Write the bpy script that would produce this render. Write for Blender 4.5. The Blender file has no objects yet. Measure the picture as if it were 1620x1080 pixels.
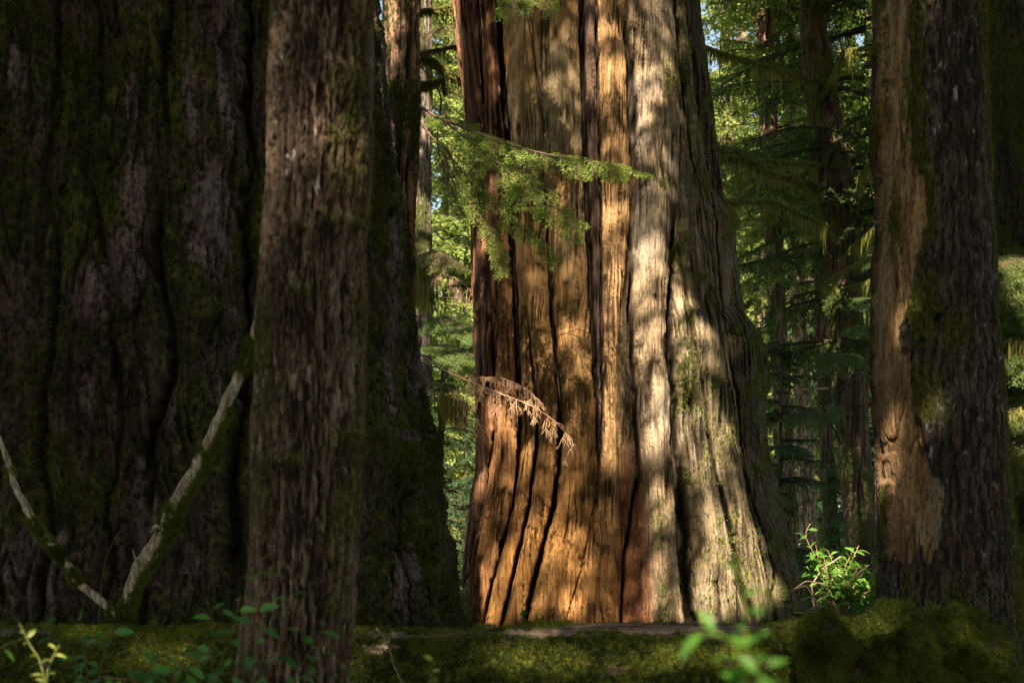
import bpy, math, random
import numpy as np
from mathutils import Vector

# ------------------------------------------------------------------ camera, world, sun, exposure
SC = bpy.context.scene
F = 2250.0          # focal length in photo pixels (1620 wide)
HZ = 830.0          # horizon row
CH = 1.3            # eye height
cam_d = bpy.data.cameras.new("camera"); cam = bpy.data.objects.new("camera", cam_d)
SC.collection.objects.link(cam); SC.camera = cam
cam.location = (0, 0, CH); cam.rotation_euler = (math.radians(90), 0, 0)
cam_d.sensor_width = 36; cam_d.lens = 50.0; cam_d.shift_y = (HZ - 540) / 1620
cam_d.clip_start = 0.05; cam_d.clip_end = 2000
cam_d.dof.use_dof = True; cam_d.dof.focus_distance = 13.3; cam_d.dof.aperture_fstop = 4.0

AZ, EL = math.radians(9.5), math.radians(46)
S = np.array([-math.sin(AZ) * math.cos(EL), -math.cos(AZ) * math.cos(EL), math.sin(EL)])
W = bpy.data.worlds.new("World"); SC.world = W; W.use_nodes = True
nt = W.node_tree; bg = nt.nodes["Background"]; sky = nt.nodes.new("ShaderNodeTexSky")
sky.sky_type = 'NISHITA'; sky.sun_disc = False; sky.sun_elevation = EL; sky.sun_rotation = math.radians(189.5)
tint = nt.nodes.new("ShaderNodeVectorMath"); tint.operation = 'MULTIPLY'; tint.inputs[1].default_value = (1.12, 1.0, .80)
nt.links.new(sky.outputs[0], tint.inputs[0]); nt.links.new(tint.outputs[0], bg.inputs[0]); bg.inputs[1].default_value = 0.068
sun_d = bpy.data.lights.new("sun", 'SUN'); sun_d.energy = 5.0; sun_d.angle = math.radians(0.55)
sun_d.color = (1.0, 0.86, 0.64)
sun = bpy.data.objects.new("sun", sun_d); SC.collection.objects.link(sun)
sun.rotation_euler = Vector((-S[0], -S[1], -S[2])).to_track_quat('-Z', 'Y').to_euler()
SC.view_settings.view_transform = 'Standard'; SC.view_settings.look = 'None'
SC.view_settings.gamma = 1; SC.view_settings.use_curve_mapping = False
SC.view_settings.exposure = 2.05
SC.cycles.use_denoising = True
SC.cycles.max_bounces = 6; SC.cycles.diffuse_bounces = 4; SC.cycles.transmission_bounces = 4
SC.cycles.sample_clamp_indirect = 4.0
try: SC.cycles.denoiser = 'OPENIMAGEDENOISE'
except Exception: pass

# ------------------------------------------------------------------ helpers
COL = SC.collection
def V(px, py, d):
    return np.array([(px - 810) / F * d, d, CH - (py - HZ) / F * d])
def tab(rows, y, k=1):
    a = np.array(rows, float)
    return np.interp(y, a[:, 0], a[:, k])
_rs = np.random.RandomState(7)
_perm = _rs.permutation(256).astype(np.int64); _perm = np.concatenate([_perm, _perm, _perm])
_g = _rs.normal(size=(256, 3)); _g /= np.linalg.norm(_g, axis=1)[:, None]; _g = _g.astype(np.float32)
def pn(x, y, z):
    x = np.asarray(x, np.float64); y = np.asarray(y, np.float64); z = np.asarray(z, np.float64)
    x, y, z = np.broadcast_arrays(x, y, z)
    xi = np.floor(x).astype(np.int64); yi = np.floor(y).astype(np.int64); zi = np.floor(z).astype(np.int64)
    xf = (x - xi).astype(np.float32); yf = (y - yi).astype(np.float32); zf = (z - zi).astype(np.float32)
    u = xf*xf*xf*(xf*(xf*6-15)+10); v = yf*yf*yf*(yf*(yf*6-15)+10); w = zf*zf*zf*(zf*(zf*6-15)+10)
    xi &= 255; yi &= 255; zi &= 255
    def g(a, b, c):
        h = _perm[_perm[_perm[(xi + a) & 255] + ((yi + b) & 255)] + ((zi + c) & 255)]
        G = _g[h]
        return G[..., 0]*(xf-a) + G[..., 1]*(yf-b) + G[..., 2]*(zf-c)
    L = lambda a, b, t: a + (b-a)*t
    return 1.6 * L(L(L(g(0,0,0), g(1,0,0), u), L(g(0,1,0), g(1,1,0), u), v),
             L(L(g(0,0,1), g(1,0,1), u), L(g(0,1,1), g(1,1,1), u), v), w)
def fbm(x, y, z, o=4, gain=.5):
    s = 0; a = 1; t = 0
    for i in range(o):
        s = s + a*pn(x*2**i + 17.3*i, y*2**i + 5.1*i, z*2**i - 9.7*i); t += a; a *= gain
    return s / t * 1.3
def sm(a, b, x):
    t = np.clip((x - a) / (b - a), 0, 1); return t*t*(3-2*t)
def mixc(A, B, t):
    A = np.asarray(A, float); B = np.asarray(B, float); t = np.asarray(t)[..., None]
    return A*(1-t) + B*t

def mesh(name, verts, faces, col=None, mat=None, parent=None, smooth=True, loc=None):
    """ONE mesh object from numpy arrays; faces (n,3) or (n,4) or a list of such arrays."""
    me = bpy.data.meshes.new(name)
    if not isinstance(faces, list): faces = [faces]
    faces = [f for f in faces if len(f)]
    verts = np.asarray(verts, np.float32)
    nl = sum(f.size for f in faces); nf = sum(len(f) for f in faces)
    me.vertices.add(len(verts)); me.vertices.foreach_set("co", verts.ravel())
    me.loops.add(nl); me.polygons.add(nf)
    me.loops.foreach_set("vertex_index", np.concatenate([f.ravel() for f in faces]).astype(np.int32))
    sz = np.concatenate([np.full(len(f), f.shape[1]) for f in faces])
    st = np.concatenate([[0], np.cumsum(sz)[:-1]]).astype(np.int32)
    me.polygons.foreach_set("loop_start", st)
    try: me.polygons.foreach_set("loop_total", sz.astype(np.int32))
    except Exception: pass
    me.polygons.foreach_set("use_smooth", np.full(nf, smooth))
    if col is not None:
        a = me.color_attributes.new("Col", 'FLOAT_COLOR', 'POINT')
        c = np.ones((len(verts), 4), np.float32); c[:, :3] = col
        a.data.foreach_set("color", c.ravel())
    me.update(); me.validate()
    if mat: me.materials.append(mat)
    o = bpy.data.objects.new(name, me); COL.objects.link(o)
    if parent: o.parent = parent
    return o
def tag(o, label=None, cat=None, group=None, kind=None):
    if label: o["label"] = label
    if cat: o["category"] = cat
    if group: o["group"] = group
    if kind: o["kind"] = kind
    return o
def thing(name, label, cat, loc=(0, 0, 0), group=None):
    o = bpy.data.objects.new(name, None); COL.objects.link(o); o.location = loc
    o.empty_display_size = .2
    return tag(o, label, cat, group)
def put(o, root):
    """parent a mesh built in world coordinates under its thing's empty at its base"""
    me = o.data; loc = np.array(root.location, np.float32)
    n = len(me.vertices); c = np.empty(n*3, np.float32); me.vertices.foreach_get("co", c)
    c = c.reshape(-1, 3) - loc; me.vertices.foreach_set("co", c.ravel()); me.update()
    o.parent = root
    return o

# ------------------------------------------------------------------ materials
def nodes(name):
    m = bpy.data.materials.new(name); m.use_nodes = True
    return m, m.node_tree, m.node_tree.nodes["Principled BSDF"]
def mapped_noise(t, scale, s, detail=6, rough=.6):
    tc = t.nodes.new("ShaderNodeTexCoord"); mp = t.nodes.new("ShaderNodeMapping"); mp.inputs['Scale'].default_value = s
    no = t.nodes.new("ShaderNodeTexNoise"); no.inputs['Scale'].default_value = scale
    no.inputs['Detail'].default_value = detail; no.inputs['Roughness'].default_value = rough
    t.links.new(tc.outputs['Object'], mp.inputs[0]); t.links.new(mp.outputs[0], no.inputs['Vector'])
    return no
def bark_material(name, s=(1, 1, .07), scale=60, contrast=.5, bump=.5, dist=.01, rough=.85, s2=None, spec=.25, checks=.4):
    m, t, p = nodes(name)
    at = t.nodes.new("ShaderNodeAttribute"); at.attribute_name = "Col"
    n1 = mapped_noise(t, scale, s); n2 = mapped_noise(t, scale*.9, s2 or (1, 1, .6), 4, .7)
    ad = t.nodes.new("ShaderNodeMath"); ad.operation = 'ADD'
    t.links.new(n1.outputs[0], ad.inputs[0]); t.links.new(n2.outputs[0], ad.inputs[1])
    mr = t.nodes.new("ShaderNodeMapRange"); mr.inputs[1].default_value = .72; mr.inputs[2].default_value = 1.28
    mr.inputs[3].default_value = 1-contrast; mr.inputs[4].default_value = 1+contrast
    t.links.new(ad.outputs[0], mr.inputs[0])
    n3 = mapped_noise(t, scale*1.5, s, 3, .75)
    ck = t.nodes.new("ShaderNodeMapRange"); ck.interpolation_type = 'SMOOTHSTEP'
    ck.inputs[1].default_value = .36; ck.inputs[2].default_value = .45; ck.inputs[3].default_value = checks; ck.inputs[4].default_value = 1.
    t.links.new(n3.outputs[0], ck.inputs[0])
    mu = t.nodes.new("ShaderNodeMath"); mu.operation = 'MULTIPLY'; t.links.new(mr.outputs[0], mu.inputs[0]); t.links.new(ck.outputs[0], mu.inputs[1])
    ad2 = t.nodes.new("ShaderNodeMath"); ad2.operation = 'ADD'; t.links.new(ad.outputs[0], ad2.inputs[0]); t.links.new(ck.outputs[0], ad2.inputs[1])
    mx = t.nodes.new("ShaderNodeVectorMath"); mx.operation = 'SCALE'
    t.links.new(at.outputs[0], mx.inputs[0]); t.links.new(mu.outputs[0], mx.inputs['Scale'])
    t.links.new(mx.outputs[0], p.inputs['Base Color'])
    bp = t.nodes.new("ShaderNodeBump"); bp.inputs['Strength'].default_value = bump; bp.inputs['Distance'].default_value = dist
    t.links.new(ad2.outputs[0], bp.inputs['Height']); t.links.new(bp.outputs[0], p.inputs['Normal'])
    p.inputs['Roughness'].default_value = rough; p.inputs['Specular IOR Level'].default_value = spec
    return m
def leaf_material(name, rough=.5, trans=.35, spec=.35):
    m, t, p = nodes(name)
    at = t.nodes.new("ShaderNodeAttribute"); at.attribute_name = "Col"
    t.links.new(at.outputs[0], p.inputs['Base Color'])
    p.inputs['Roughness'].default_value = rough; p.inputs['Specular IOR Level'].default_value = spec
    tr = t.nodes.new("ShaderNodeBsdfTranslucent"); ms = t.nodes.new("ShaderNodeMixShader"); ms.inputs[0].default_value = trans
    vm = t.nodes.new("ShaderNodeVectorMath"); vm.operation = 'MULTIPLY'; vm.inputs[1].default_value = (1.5, 1.7, .8)
    t.links.new(at.outputs[0], vm.inputs[0]); t.links.new(vm.outputs[0], tr.inputs[0])
    out = t.nodes["Material Output"]
    t.links.new(p.outputs[0], ms.inputs[1]); t.links.new(tr.outputs[0], ms.inputs[2]); t.links.new(ms.outputs[0], out.inputs[0])
    return m
M_wood = bark_material("weathered_wood", (1, 1, .05), 55, .38, .7, .012, .8)
M_bark = bark_material("furrowed_bark", (1, 1, .3), 45, .45, .7, .012, .85)
M_giant = bark_material("mossy_cedar_bark", (1, 1, .12), 40, .45, .8, .015, .9, (1, 1, 1))
M_far = bark_material("distant_bark", (1, 1, .2), 18, .5, .8, .03, .9)
M_log = bark_material("log_bark", (.3, 1, 1), 50, .55, .8, .012, .9)
M_moss = leaf_material("moss_tufts", .8, .25, .15)
M_leaf = leaf_material("conifer_needles", .5, .38, .4)
M_crown = leaf_material("crown_foliage", .55, .4, .3)
M_glossy = leaf_material("broad_leaf", .42, .35, .4)
M_twig = leaf_material("dry_twigs", .7, .1, .3)

# ------------------------------------------------------------------ trunks
def trunk(name, tbl, d, z0, z1, nth, nz, surf, mat, root=None, front=.82, flat=1.0, step_p=1.0):
    """A trunk of revolution whose outline follows (row, left, right) readings; surf(...) -> displacement, albedo."""
    nf = int(nth*front); a = math.radians(108)
    th = np.concatenate([np.linspace(-a, a, nf, endpoint=False), np.linspace(a, 2*math.pi-a, nth-nf, endpoint=False)])
    z = np.linspace(z0, z1, nz)
    py = HZ - (z - CH)*F/d
    l = tab(tbl, py, 1); r = tab(tbl, py, 2)
    cx = ((l+r)/2 - 810)/F*d; R = (r-l)/2/F*d
    TH, Z = np.meshgrid(th, z); CX = cx[:, None]; RR = R[:, None] + 0*TH
    X0 = CX + RR*np.sin(TH); Y0 = d - RR*np.cos(TH)*flat
    PX = 810 + F*X0/Y0; PY = HZ - (Z-CH)*F/Y0
    dsp, col = surf(TH, Z, RR, PX, PY, X0, Y0)
    push = getattr(surf, 'push', 0*Z)*sm(-.05, .25, np.cos(TH))
    X = CX + (RR+dsp)*np.sin(TH); Y = d - (RR+dsp)*np.cos(TH)*flat + push
    P = np.stack([X, Y, Z], -1).reshape(-1, 3)
    i = np.arange(nz-1)[:, None]*nth; j = np.arange(nth)[None]; j2 = (j+1) % nth
    Fq = np.stack([i+j, i+j2, i+nth+j2, i+nth+j], -1).reshape(-1, 4)
    # close the top with a fan ring
    c = len(P); P = np.vstack([P, [[cx[-1], d, z1+.05]]])
    cap = np.stack([(nz-1)*nth + j[0], (nz-1)*nth + j2[0], np.full(nth, c)], -1)
    colf = np.vstack([col.reshape(-1, 3), [[.2, .13, .08]]])
    o = mesh(name, P, [Fq, cap], colf, mat)
    if root: put(o, root)
    Pg = P[:-1].reshape(nz, nth, 3)
    return o, Pg, TH, PX, PY

def tufts(name, P, N, col, ln, wd, rng, root=None, down=.5, mat=None, spread=.8):
    """small moss blades standing on surface points P with normals N"""
    n = len(P)
    D = N + rng.normal(size=(n, 3))*spread*.6; D[:, 2] -= down
    D /= np.linalg.norm(D, axis=1)[:, None] + 1e-9
    L = ln*(.5+rng.rand(n))[:, None]; Wd = wd*(.6+.8*rng.rand(n))[:, None]
    sd = np.cross(D, rng.normal(size=(n, 3))); sd /= np.linalg.norm(sd, axis=1)[:, None] + 1e-9
    b = P - N*ln*.15
    v = np.stack([b - sd*Wd, b + sd*Wd, b + D*L], 1).reshape(-1, 3)
    f = np.arange(3*n).reshape(n, 3)
    c = np.repeat(col, 3, axis=0)
    o = mesh(name, v, f, c, mat or M_moss, smooth=False)
    if root: put(o, root)
    return o
def grid_normals(Pg):
    du = np.roll(Pg, -1, 1) - np.roll(Pg, 1, 1); dv = np.gradient(Pg, axis=0)
    N = np.cross(du, dv); N /= np.linalg.norm(N, axis=-1)[..., None] + 1e-9
    return N
def scatter(Pg, N, w, n, rng):
    w = (w*np.ones(Pg.shape[:2])).ravel().astype(float); w[w < 0] = 0
    c = np.cumsum(w); idx = np.searchsorted(c, rng.rand(n)*c[-1])
    idx = np.clip(idx, 0, len(w)-1)
    P = Pg.reshape(-1, 3)[idx]
    sp = np.linalg.norm(Pg[1:2, :1] - Pg[0:1, :1])
    return P + rng.normal(size=(n, 3))*sp*.5, N.reshape(-1, 3)[idx], idx
def moss_cols(n, rng, a=(.035, .055, .008), b=(.11, .14, .02), P=None, f=3.):
    t = rng.rand(n)
    if P is not None: t = np.clip(.5*t + .5*(.5+fbm(P[:, 0]*f, P[:, 1]*f, P[:, 2]*f, 2)), 0, 1)
    return mixc(a, b, t)

# ------------------------------------------------------------------ the ground
def build_ground():
    n = 260
    g = np.linspace(-1, 1, n); g = np.sign(g)*np.abs(g)**2.2
    X, Y = np.meshgrid(g*190, g*190+30)
    Z = .10*fbm(X*.35, Y*.35, 0*X, 3) + .05*fbm(X*1.6, Y*1.6, 3+0*X, 3)
    Z += .6*sm(.0, 1., fbm(X*.06, Y*.06, 9+0*X, 2))*sm(18, 40, Y)
    P = np.stack([X, Y, Z], -1).reshape(-1, 3)
    i = np.arange(n-1)[:, None]*n; j = np.arange(n-1)[None]
    f = np.stack([i+j, i+j+1, i+n+j+1, i+n+j], -1).reshape(-1, 4)
    t = sm(-.2, .3, fbm(X*.8, Y*.8, 5+0*X, 3))
    col = mixc((.07, .045, .028), (.05, .075, .015), t).reshape(-1, 3)
    m = bark_material("forest_floor", (1, 1, 1), 9, .6, 1., .05, .95, (1, 1, 1))
    o = mesh("ground", P, f, col, m); tag(o, kind="structure")
    return g
build_ground()
def gz(x, y):
    x = np.float64(x); y = np.float64(y)
    return float(.10*fbm(x*.35, y*.35, 0*x, 3) + .05*fbm(x*1.6, y*1.6, 3+0*x, 3) + .6*sm(.0, 1., fbm(x*.06, y*.06, 9+0*x, 2))*sm(18, 40, y))

# ------------------------------------------------------------------ central red cedar
CED = [(-400, 700, 1068), (0, 728, 1095), (50, 732, 1101), (120, 741, 1110), (170, 746, 1116), (250, 754, 1125), (320, 756, 1133),
       (345, 757, 1146), (370, 757, 1150), (430, 758, 1155), (500, 760, 1164), (530, 761, 1184), (560, 762, 1195), (600, 764, 1197), (650, 764, 1196),
       (700, 765, 1201), (750, 763, 1210), (800, 757, 1222), (850, 750, 1236), (900, 744, 1248), (930, 741, 1255),
       (985, 733, 1268), (1080, 716, 1290)]
G = [  # (row, column) readings, core half width m, depth m, rows where it is deep
 ([(-100, 786), (0, 787), (60, 788), (170, 796), (200, 800), (300, 803), (370, 808), (430, 810), (470, 814), (560, 818), (600, 820), (680, 822), (750, 818), (800, 811), (850, 799), (900, 787), (950, 776), (1000, 766)], [(0, .035), (200, .04), (430, .035), (620, .03), (800, .026), (1000, .026)], .20, [(0, 1), (700, .8), (1000, .5)]),
 ([(-100, 760), (0, 762), (200, 768), (300, 766), (400, 772), (500, 778), (600, 781), (700, 780), (750, 773), (800, 768), (850, 758), (900, 750), (950, 740)], [(0, .015), (300, .02), (600, .035), (800, .015), (1000, .01)], .13, [(0, .5), (300, 1), (700, 1), (950, .6)]),
 ([(450, 836), (500, 838), (560, 842), (620, 846), (690, 848), (760, 838), (800, 834), (850, 822), (900, 811), (950, 801), (1000, 790)], [(450, .008), (700, .022), (1000, .026)], .16, [(440, 0), (520, .5), (700, 1), (900, 1), (1000, .9)]),
 ([(0, 842), (60, 846), (120, 851), (200, 861), (350, 867), (450, 870), (500, 873), (600, 880), (650, 882), (700, 883), (750, 880), (800, 873), (850, 860), (900, 847), (950, 835), (1000, 823)], [(0, .006), (400, .016), (600, .024), (1000, .034)], .20, [(0, .15), (250, .25), (420, .8), (600, 1), (1000, 1)]),
 ([(-100, 920), (0, 920), (100, 921), (200, 925), (300, 928), (400, 932), (500, 936), (600, 940), (700, 944), (760, 950), (850, 932), (900, 922), (1000, 893)], [(0, .018), (400, .02), (700, .012), (1000, .006)], .12, [(0, 1), (700, 1), (780, .35), (1000, .35)]),
 ([(0, 943), (100, 945), (200, 948), (300, 951), (400, 951), (500, 951), (600, 951), (700, 949), (760, 948)], [(0, .012), (700, .01)], .06, [(0, 1), (700, 1), (770, 0)]),
 ([(-60, 988), (25, 990), (60, 994), (110, 1000), (180, 1003), (250, 1003), (330, 1001), (370, 997), (420, 995), (500, 992), (600, 993), (700, 998), (750, 1000), (850, 1003), (950, 1008), (1000, 1011)], [(0, .012), (60, .03), (180, .04), (260, .025), (330, .016), (400, .02), (500, .06), (700, .10), (850, .14), (1000, .18)], .30, [(0, .1), (50, .7), (180, 1), (300, .45), (380, .6), (500, .6), (700, .9), (1000, 1.)]),
 ([(450, 1000), (500, 1000), (600, 1005), (700, 1012), (750, 1015), (800, 1004), (870, 990), (1000, 982)], [(450, .012), (750, .02), (1000, .014)], .20, [(400, 0), (470, 1), (1000, 1)]),
 ([(330, 1066), (370, 1064), (400, 1066), (450, 1062), (500, 1061), (560, 1060), (620, 1066), (700, 1070), (750, 1076), (850, 1084), (900, 1087), (950, 1093), (1000, 1101)], [(330, .01), (500, .022), (700, .025), (850, .04), (1000, .045)], .22, [(320, 0), (390, .8), (1000, 1)]),
 ([(380, 1071), (450, 1080), (520, 1090), (600, 1107), (680, 1118), (750, 1130), (800, 1146), (850, 1158), (870, 1163), (930, 1178), (1000, 1198)], [(380, .01), (750, .012), (850, .03), (1000, .03)], .13, [(380, .2), (600, .4), (760, .7), (850, 1), (1000, 1)]),
 ([(0, 1070), (100, 1077), (180, 1085), (250, 1093), (330, 1108), (400, 1120), (500, 1132), (600, 1150), (700, 1170), (800, 1190), (900, 1213), (1000, 1236)], [(0, .02), (300, .01), (1000, .016)], .10, [(0, 1), (250, .9), (320, .3), (550, .4), (700, 1), (1000, 1)]),
 ([(0, 1086), (150, 1102), (250, 1117), (350, 1132), (450, 1139), (600, 1162), (750, 1184), (900, 1226)], [(0, .012), (1000, .012)], .07, [(0, 1), (1000, 1)]),
 ([(880, 1132), (940, 1139), (1000, 1142)], [(880, .008), (1000, .01)], .07, [(870, 0), (920, 1), (1000, 1)]),
 ([(880, 1166), (930, 1172), (1000, 1180)], [(880, .01), (1000, .012)], .08, [(870, 0), (920, 1), (1000, 1)]),
]
def cedar_surf(TH, Z, R, PX, PY, X, Y):
    c = np.maximum(np.abs(np.cos(TH)), .3)
    mpp = Y/F/c                                             # metres of arc per photo column
    wob = 1.6*pn(0*Z, Z*2.2, 7+0*Z) + 1.6*pn(X*2, Z*9, 3+0*Z)
    disp = 0*Z; crack = 0*Z; dmin = 0*Z + 9; push = 0*Z
    for gi, (pts, w, dep, act) in enumerate(G):
        gx = tab(pts, PY) + wob; wd = tab(w, PY)*(1.25 if gi > 3 else .95)*(1+.35*pn(Z*3.1, gi*1.7+0*Z, 0*Z)); ac = tab(act, PY)
        dd = np.abs(PX - gx)*mpp
        e = np.exp(-(dd/wd)**4)*ac
        push = np.maximum(push, (.55 if gi == 6 else 1.5)*dep*e); disp -= .35*dep*np.exp(-(dd/(wd*2+.05))**2)*ac
        crack = np.maximum(crack, e*(tab([(0, 1), (450, 1), (640, .12)], PY) if gi == 6 else 1.))
        dmin = np.minimum(dmin, dd + (1-ac)*.4)
    disp += .06*(1-np.exp(-dmin/.07)) + .014*fbm(X*1.7, Y*1.7, Z*.5, 3)
    # burl on the right, folds
    disp += .05*np.exp(-((PX-1185)/22)**2-((PY-590)/60)**2) + .05*np.exp(-((PX-1148)/14)**2-((PY-350)/16)**2)
    disp += .035*np.exp(-((PX-1040)/28)**2-((PY-700)/30)**2) + .03*np.exp(-((PX-905)/60)**2-((PY-860)/40)**2)
    disp += .045*np.exp(-((PX-943)/10)**2-((PY-18)/12)**2)
    q = PX*mpp*0 + np.arctan2(X-1.15*1, 15-Y)*1.5             # arc coordinate
    wrp = .022*fbm(X*3, Y*3, Z*1.2, 2)+.006*fbm(X*9, Y*9, Z*7, 2)
    fib = fbm(q*34 + wrp*30, 0*Z + 2, Z*1.5, 4, .6)             # long fibres
    fib2 = fbm(q*95 + wrp*50, 0*Z + 8, Z*3.5, 3, .6)
    rid = 1-np.abs(pn(q*11 + wrp*14, 4+0*Z, Z*.9))*2.2
    splits = sm(.80, .98, 1-np.abs(pn(q*9 + wrp*8, 14+0*Z, Z*.6+.1*pn(q*3, Z*2, 1+0*Z)))*1.8)*sm(.0, .35, fbm(q*2.4, Z*1.2, 6+0*Z, 2))
    rough = sm(820, 960, PX)*.8 + .35 + .5*sm(780, 745, PX)
    bark = np.clip(sm(940, 920+wob, PX)*0 + sm(918, 924, PX - (tab(G[4][0], PY)-921))*sm(953, 947, PX - (tab(G[5][0], PY)-951)*.5)*sm(790, 690, PY), 0, 1)
    lg1 = tab(G[0][0], PY); lg0 = tab(G[1][0], PY)
    lstrip = sm(lg1+3, lg1-3, PX)
    ln = 0*Z
    for K, o_, zf, m0 in ((7, 41, .30, .10), (13, 43, .40, .04), (22, 47, .55, .0)):
        ln = np.maximum(ln, sm(.78, .93, 1-1.9*np.abs(pn(q*K+wrp*K*1.2, o_+0*Z, Z*zf)))*sm(m0, m0+.3, fbm(q*2.2+o_, Z*1.1, o_+0*Z, 3)))
    chk = sm(.80, .97, 1-1.9*np.abs(pn(q*26+wrp*40, 21+0*Z, Z*.9+.25*pn(q*4, Z*3, 2+0*Z))))*sm(-.25, .15, fbm(q*4, Z*3, 16+0*Z, 3))
    disp += (.25+rough)*(.010*fib + .007*fib2) - .034*splits*rough - .016*chk*(.4+rough)
    push = np.maximum(push, .05*ln)
    disp += (lstrip+bark)*.014*rid
    # ---- albedo
    n1 = fbm(X*2.2, Y*2.2, Z*1.1, 4); n2 = fbm(q*14+wrp*20, 1+0*Z, Z*.55, 4)
    tan_ = mixc((.30, .17, .065), (.19, .10, .036), sm(-.4, .5, n2))
    tan_ = mixc(tan_, (.32, .25, .15), sm(-.3, .4, n1)*.75*sm(560, 200, PY))
    low = sm(560, 880, PY + 60*n1)
    orange = mixc((.40, .20, .065), (.26, .12, .035), sm(-.5, .4, n2))
    tan_ = mixc(tan_, orange, low)
    gold = mixc((.41, .245, .115), (.26, .15, .065), sm(-.4, .4, n2)); gold = mixc(gold, (.42, .19, .06), sm(700, 900, PY)*.8)
    col = mixc(tan_, gold, sm(-4, 4, PX - tab(G[5][0], PY)*1.0)*sm(40, 30, PX-tab(G[5][0], PY)+0))
    grey = mixc((.42, .31, .20), (.24, .165, .10), sm(-.4, .4, n2)); grey = mixc(grey, (.35, .30, .245), sm(.05, .5, n1+.2*n2)*.6)
    g6 = tab(G[6][0], PY)
    col = mixc(col, gold, sm(0, 8, PX - tab(G[4][0], PY)))
    col = mixc(col, grey, sm(-3, 3, PX - g6))
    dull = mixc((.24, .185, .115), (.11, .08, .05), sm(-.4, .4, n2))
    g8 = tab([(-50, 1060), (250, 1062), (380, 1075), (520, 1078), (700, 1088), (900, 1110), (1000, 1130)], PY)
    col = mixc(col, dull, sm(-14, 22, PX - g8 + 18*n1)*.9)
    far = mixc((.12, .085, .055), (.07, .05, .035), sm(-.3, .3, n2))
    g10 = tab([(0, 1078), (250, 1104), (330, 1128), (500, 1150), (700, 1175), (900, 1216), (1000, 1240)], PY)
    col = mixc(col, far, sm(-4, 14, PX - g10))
    pale = np.exp(-((PX-1147)/4.)**2)*sm(380, 420, PY)*sm(640, 560, PY) + np.exp(-((PX-tab([(0, 1080), (250, 1112), (330, 1126)], PY))/4.)**2)*sm(340, 300, PY)
    col = mixc(col, (.30, .22, .15), np.clip(pale*sm(-.4, .2, n2), 0, 1)*.8)
    stp = pn(q*30+wrp*10, 31+0*Z, Z*.35)+.5*pn(q*70, 33+0*Z, Z*.8)
    red = mixc((.045, .018, .01), (.27, .12, .06), sm(-.25, .35, stp)); red = mixc(red, (.30, .19, .12), sm(.1, .5, n1+.3*stp)*.6)
    disp += lstrip*.03*np.clip(stp, -.6, .6)
    lobe = sm(-3, 3, PX-lg0)*sm(330, 430, PY)
    leftc = mixc(red, mixc((.34, .17, .07), (.22, .10, .035), sm(-.4, .4, n2)), lobe)
    col = mixc(col, leftc, lstrip)
    col = mixc(col, mixc((.13, .075, .055), (.07, .04, .03), sm(-.3, .4, n2)), bark)
    # recess behind the long split
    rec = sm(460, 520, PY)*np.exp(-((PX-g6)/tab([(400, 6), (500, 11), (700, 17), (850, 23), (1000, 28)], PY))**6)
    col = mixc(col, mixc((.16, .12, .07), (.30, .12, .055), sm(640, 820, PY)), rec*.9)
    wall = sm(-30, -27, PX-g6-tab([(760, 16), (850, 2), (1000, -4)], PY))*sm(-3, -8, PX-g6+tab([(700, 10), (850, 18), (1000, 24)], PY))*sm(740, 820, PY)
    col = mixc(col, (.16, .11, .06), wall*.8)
    # moss and lichen
    mn = fbm(X*4.5, Y*4.5, Z*2.4, 4); mf = fbm(X*22, Y*22, Z*16, 3)
    mo = sm(.15, .45, mn + .25*mf)*sm(1035, 1090, PX)*.8
    mo = np.maximum(mo, np.exp(-((PX-1085)/16)**2-((PY-600)/75)**2)*sm(-.3, .1, mf)*1.2)
    mo = np.maximum(mo, np.exp(-((PX-1075)/16)**2-((PY-400)/38)**2)*sm(-.25, .15, mf))
    mo = np.maximum(mo, np.exp(-((PX-1045)/14)**2-((PY-820)/50)**2)*sm(-.1, .3, mf+.2*mn))
    mo = np.maximum(mo, np.exp(-((PX-1052)/10)**2-((PY-950)/60)**2)*sm(-.2, .2, mf))
    mo = np.maximum(mo, sm(.0, .4, mf+mn*.5)*sm(1075, 1110, PX)*sm(500, 700, PY)*.75)
    mo = np.maximum(mo, np.exp(-((PX-1040)/7)**2-((PY-205)/34)**2-0*PY)*.0 + np.exp(-((PX-1045)/9)**2-((PY-292)/11)**2))
    mo = np.maximum(mo, np.exp(-((PX-1050)/5)**2-((PY-130)/40)**2)*.8 + np.exp(-((PX-1065)/6)**2-((PY-130)/30)**2)*.8)
    mo = np.maximum(mo, np.exp(-((PX-1190)/16)**2-((PY-540)/30)**2) + np.exp(-((PX-1150)/12)**2-((PY-345)/18)**2))
    mo = np.maximum(mo, .9*sm(-.1, .3, mf)*np.exp(-((PX-tab([(0, 1075), (250, 1100), (350, 1110)], PY))/9)**2)*sm(400, 250, PY))
    mo = np.maximum(mo, .55*sm(.15, .5, mf*.6+mn)*sm(1120, 1150, PX))
    mo = np.clip(mo, 0, 1)
    thin = .35*sm(.1, .5, fbm(X*3+9, Y*3, Z*1.3, 3))*sm(830, 850, PX)*sm(1000, 900, PX)
    mossc = mixc((.09, .095, .025), (.21, .21, .08), sm(-.4, .5, mf))
    col = mixc(col, (.18, .15, .06), thin*.7)
    col = mixc(col, mossc, mo)
    disp += .012*mo*mf
    col = mixc(col, (.045, .025, .014), np.clip(.75*splits*sm(.2, 1, rough)+.6*chk*(.35+.65*sm(.3, 1, rough)), 0, .85))
    col = mixc(col, col*.6, sm(.1, .55, fib2+.4*fib)*.7); col = mixc(col, (.03, .018, .01), ln*.85)
    col = mixc(col, (.02, .012, .008), sm(.15, .7, crack)*.9)  # grooves darkened in the albedo: dark decay plus painted crevice shade
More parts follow.
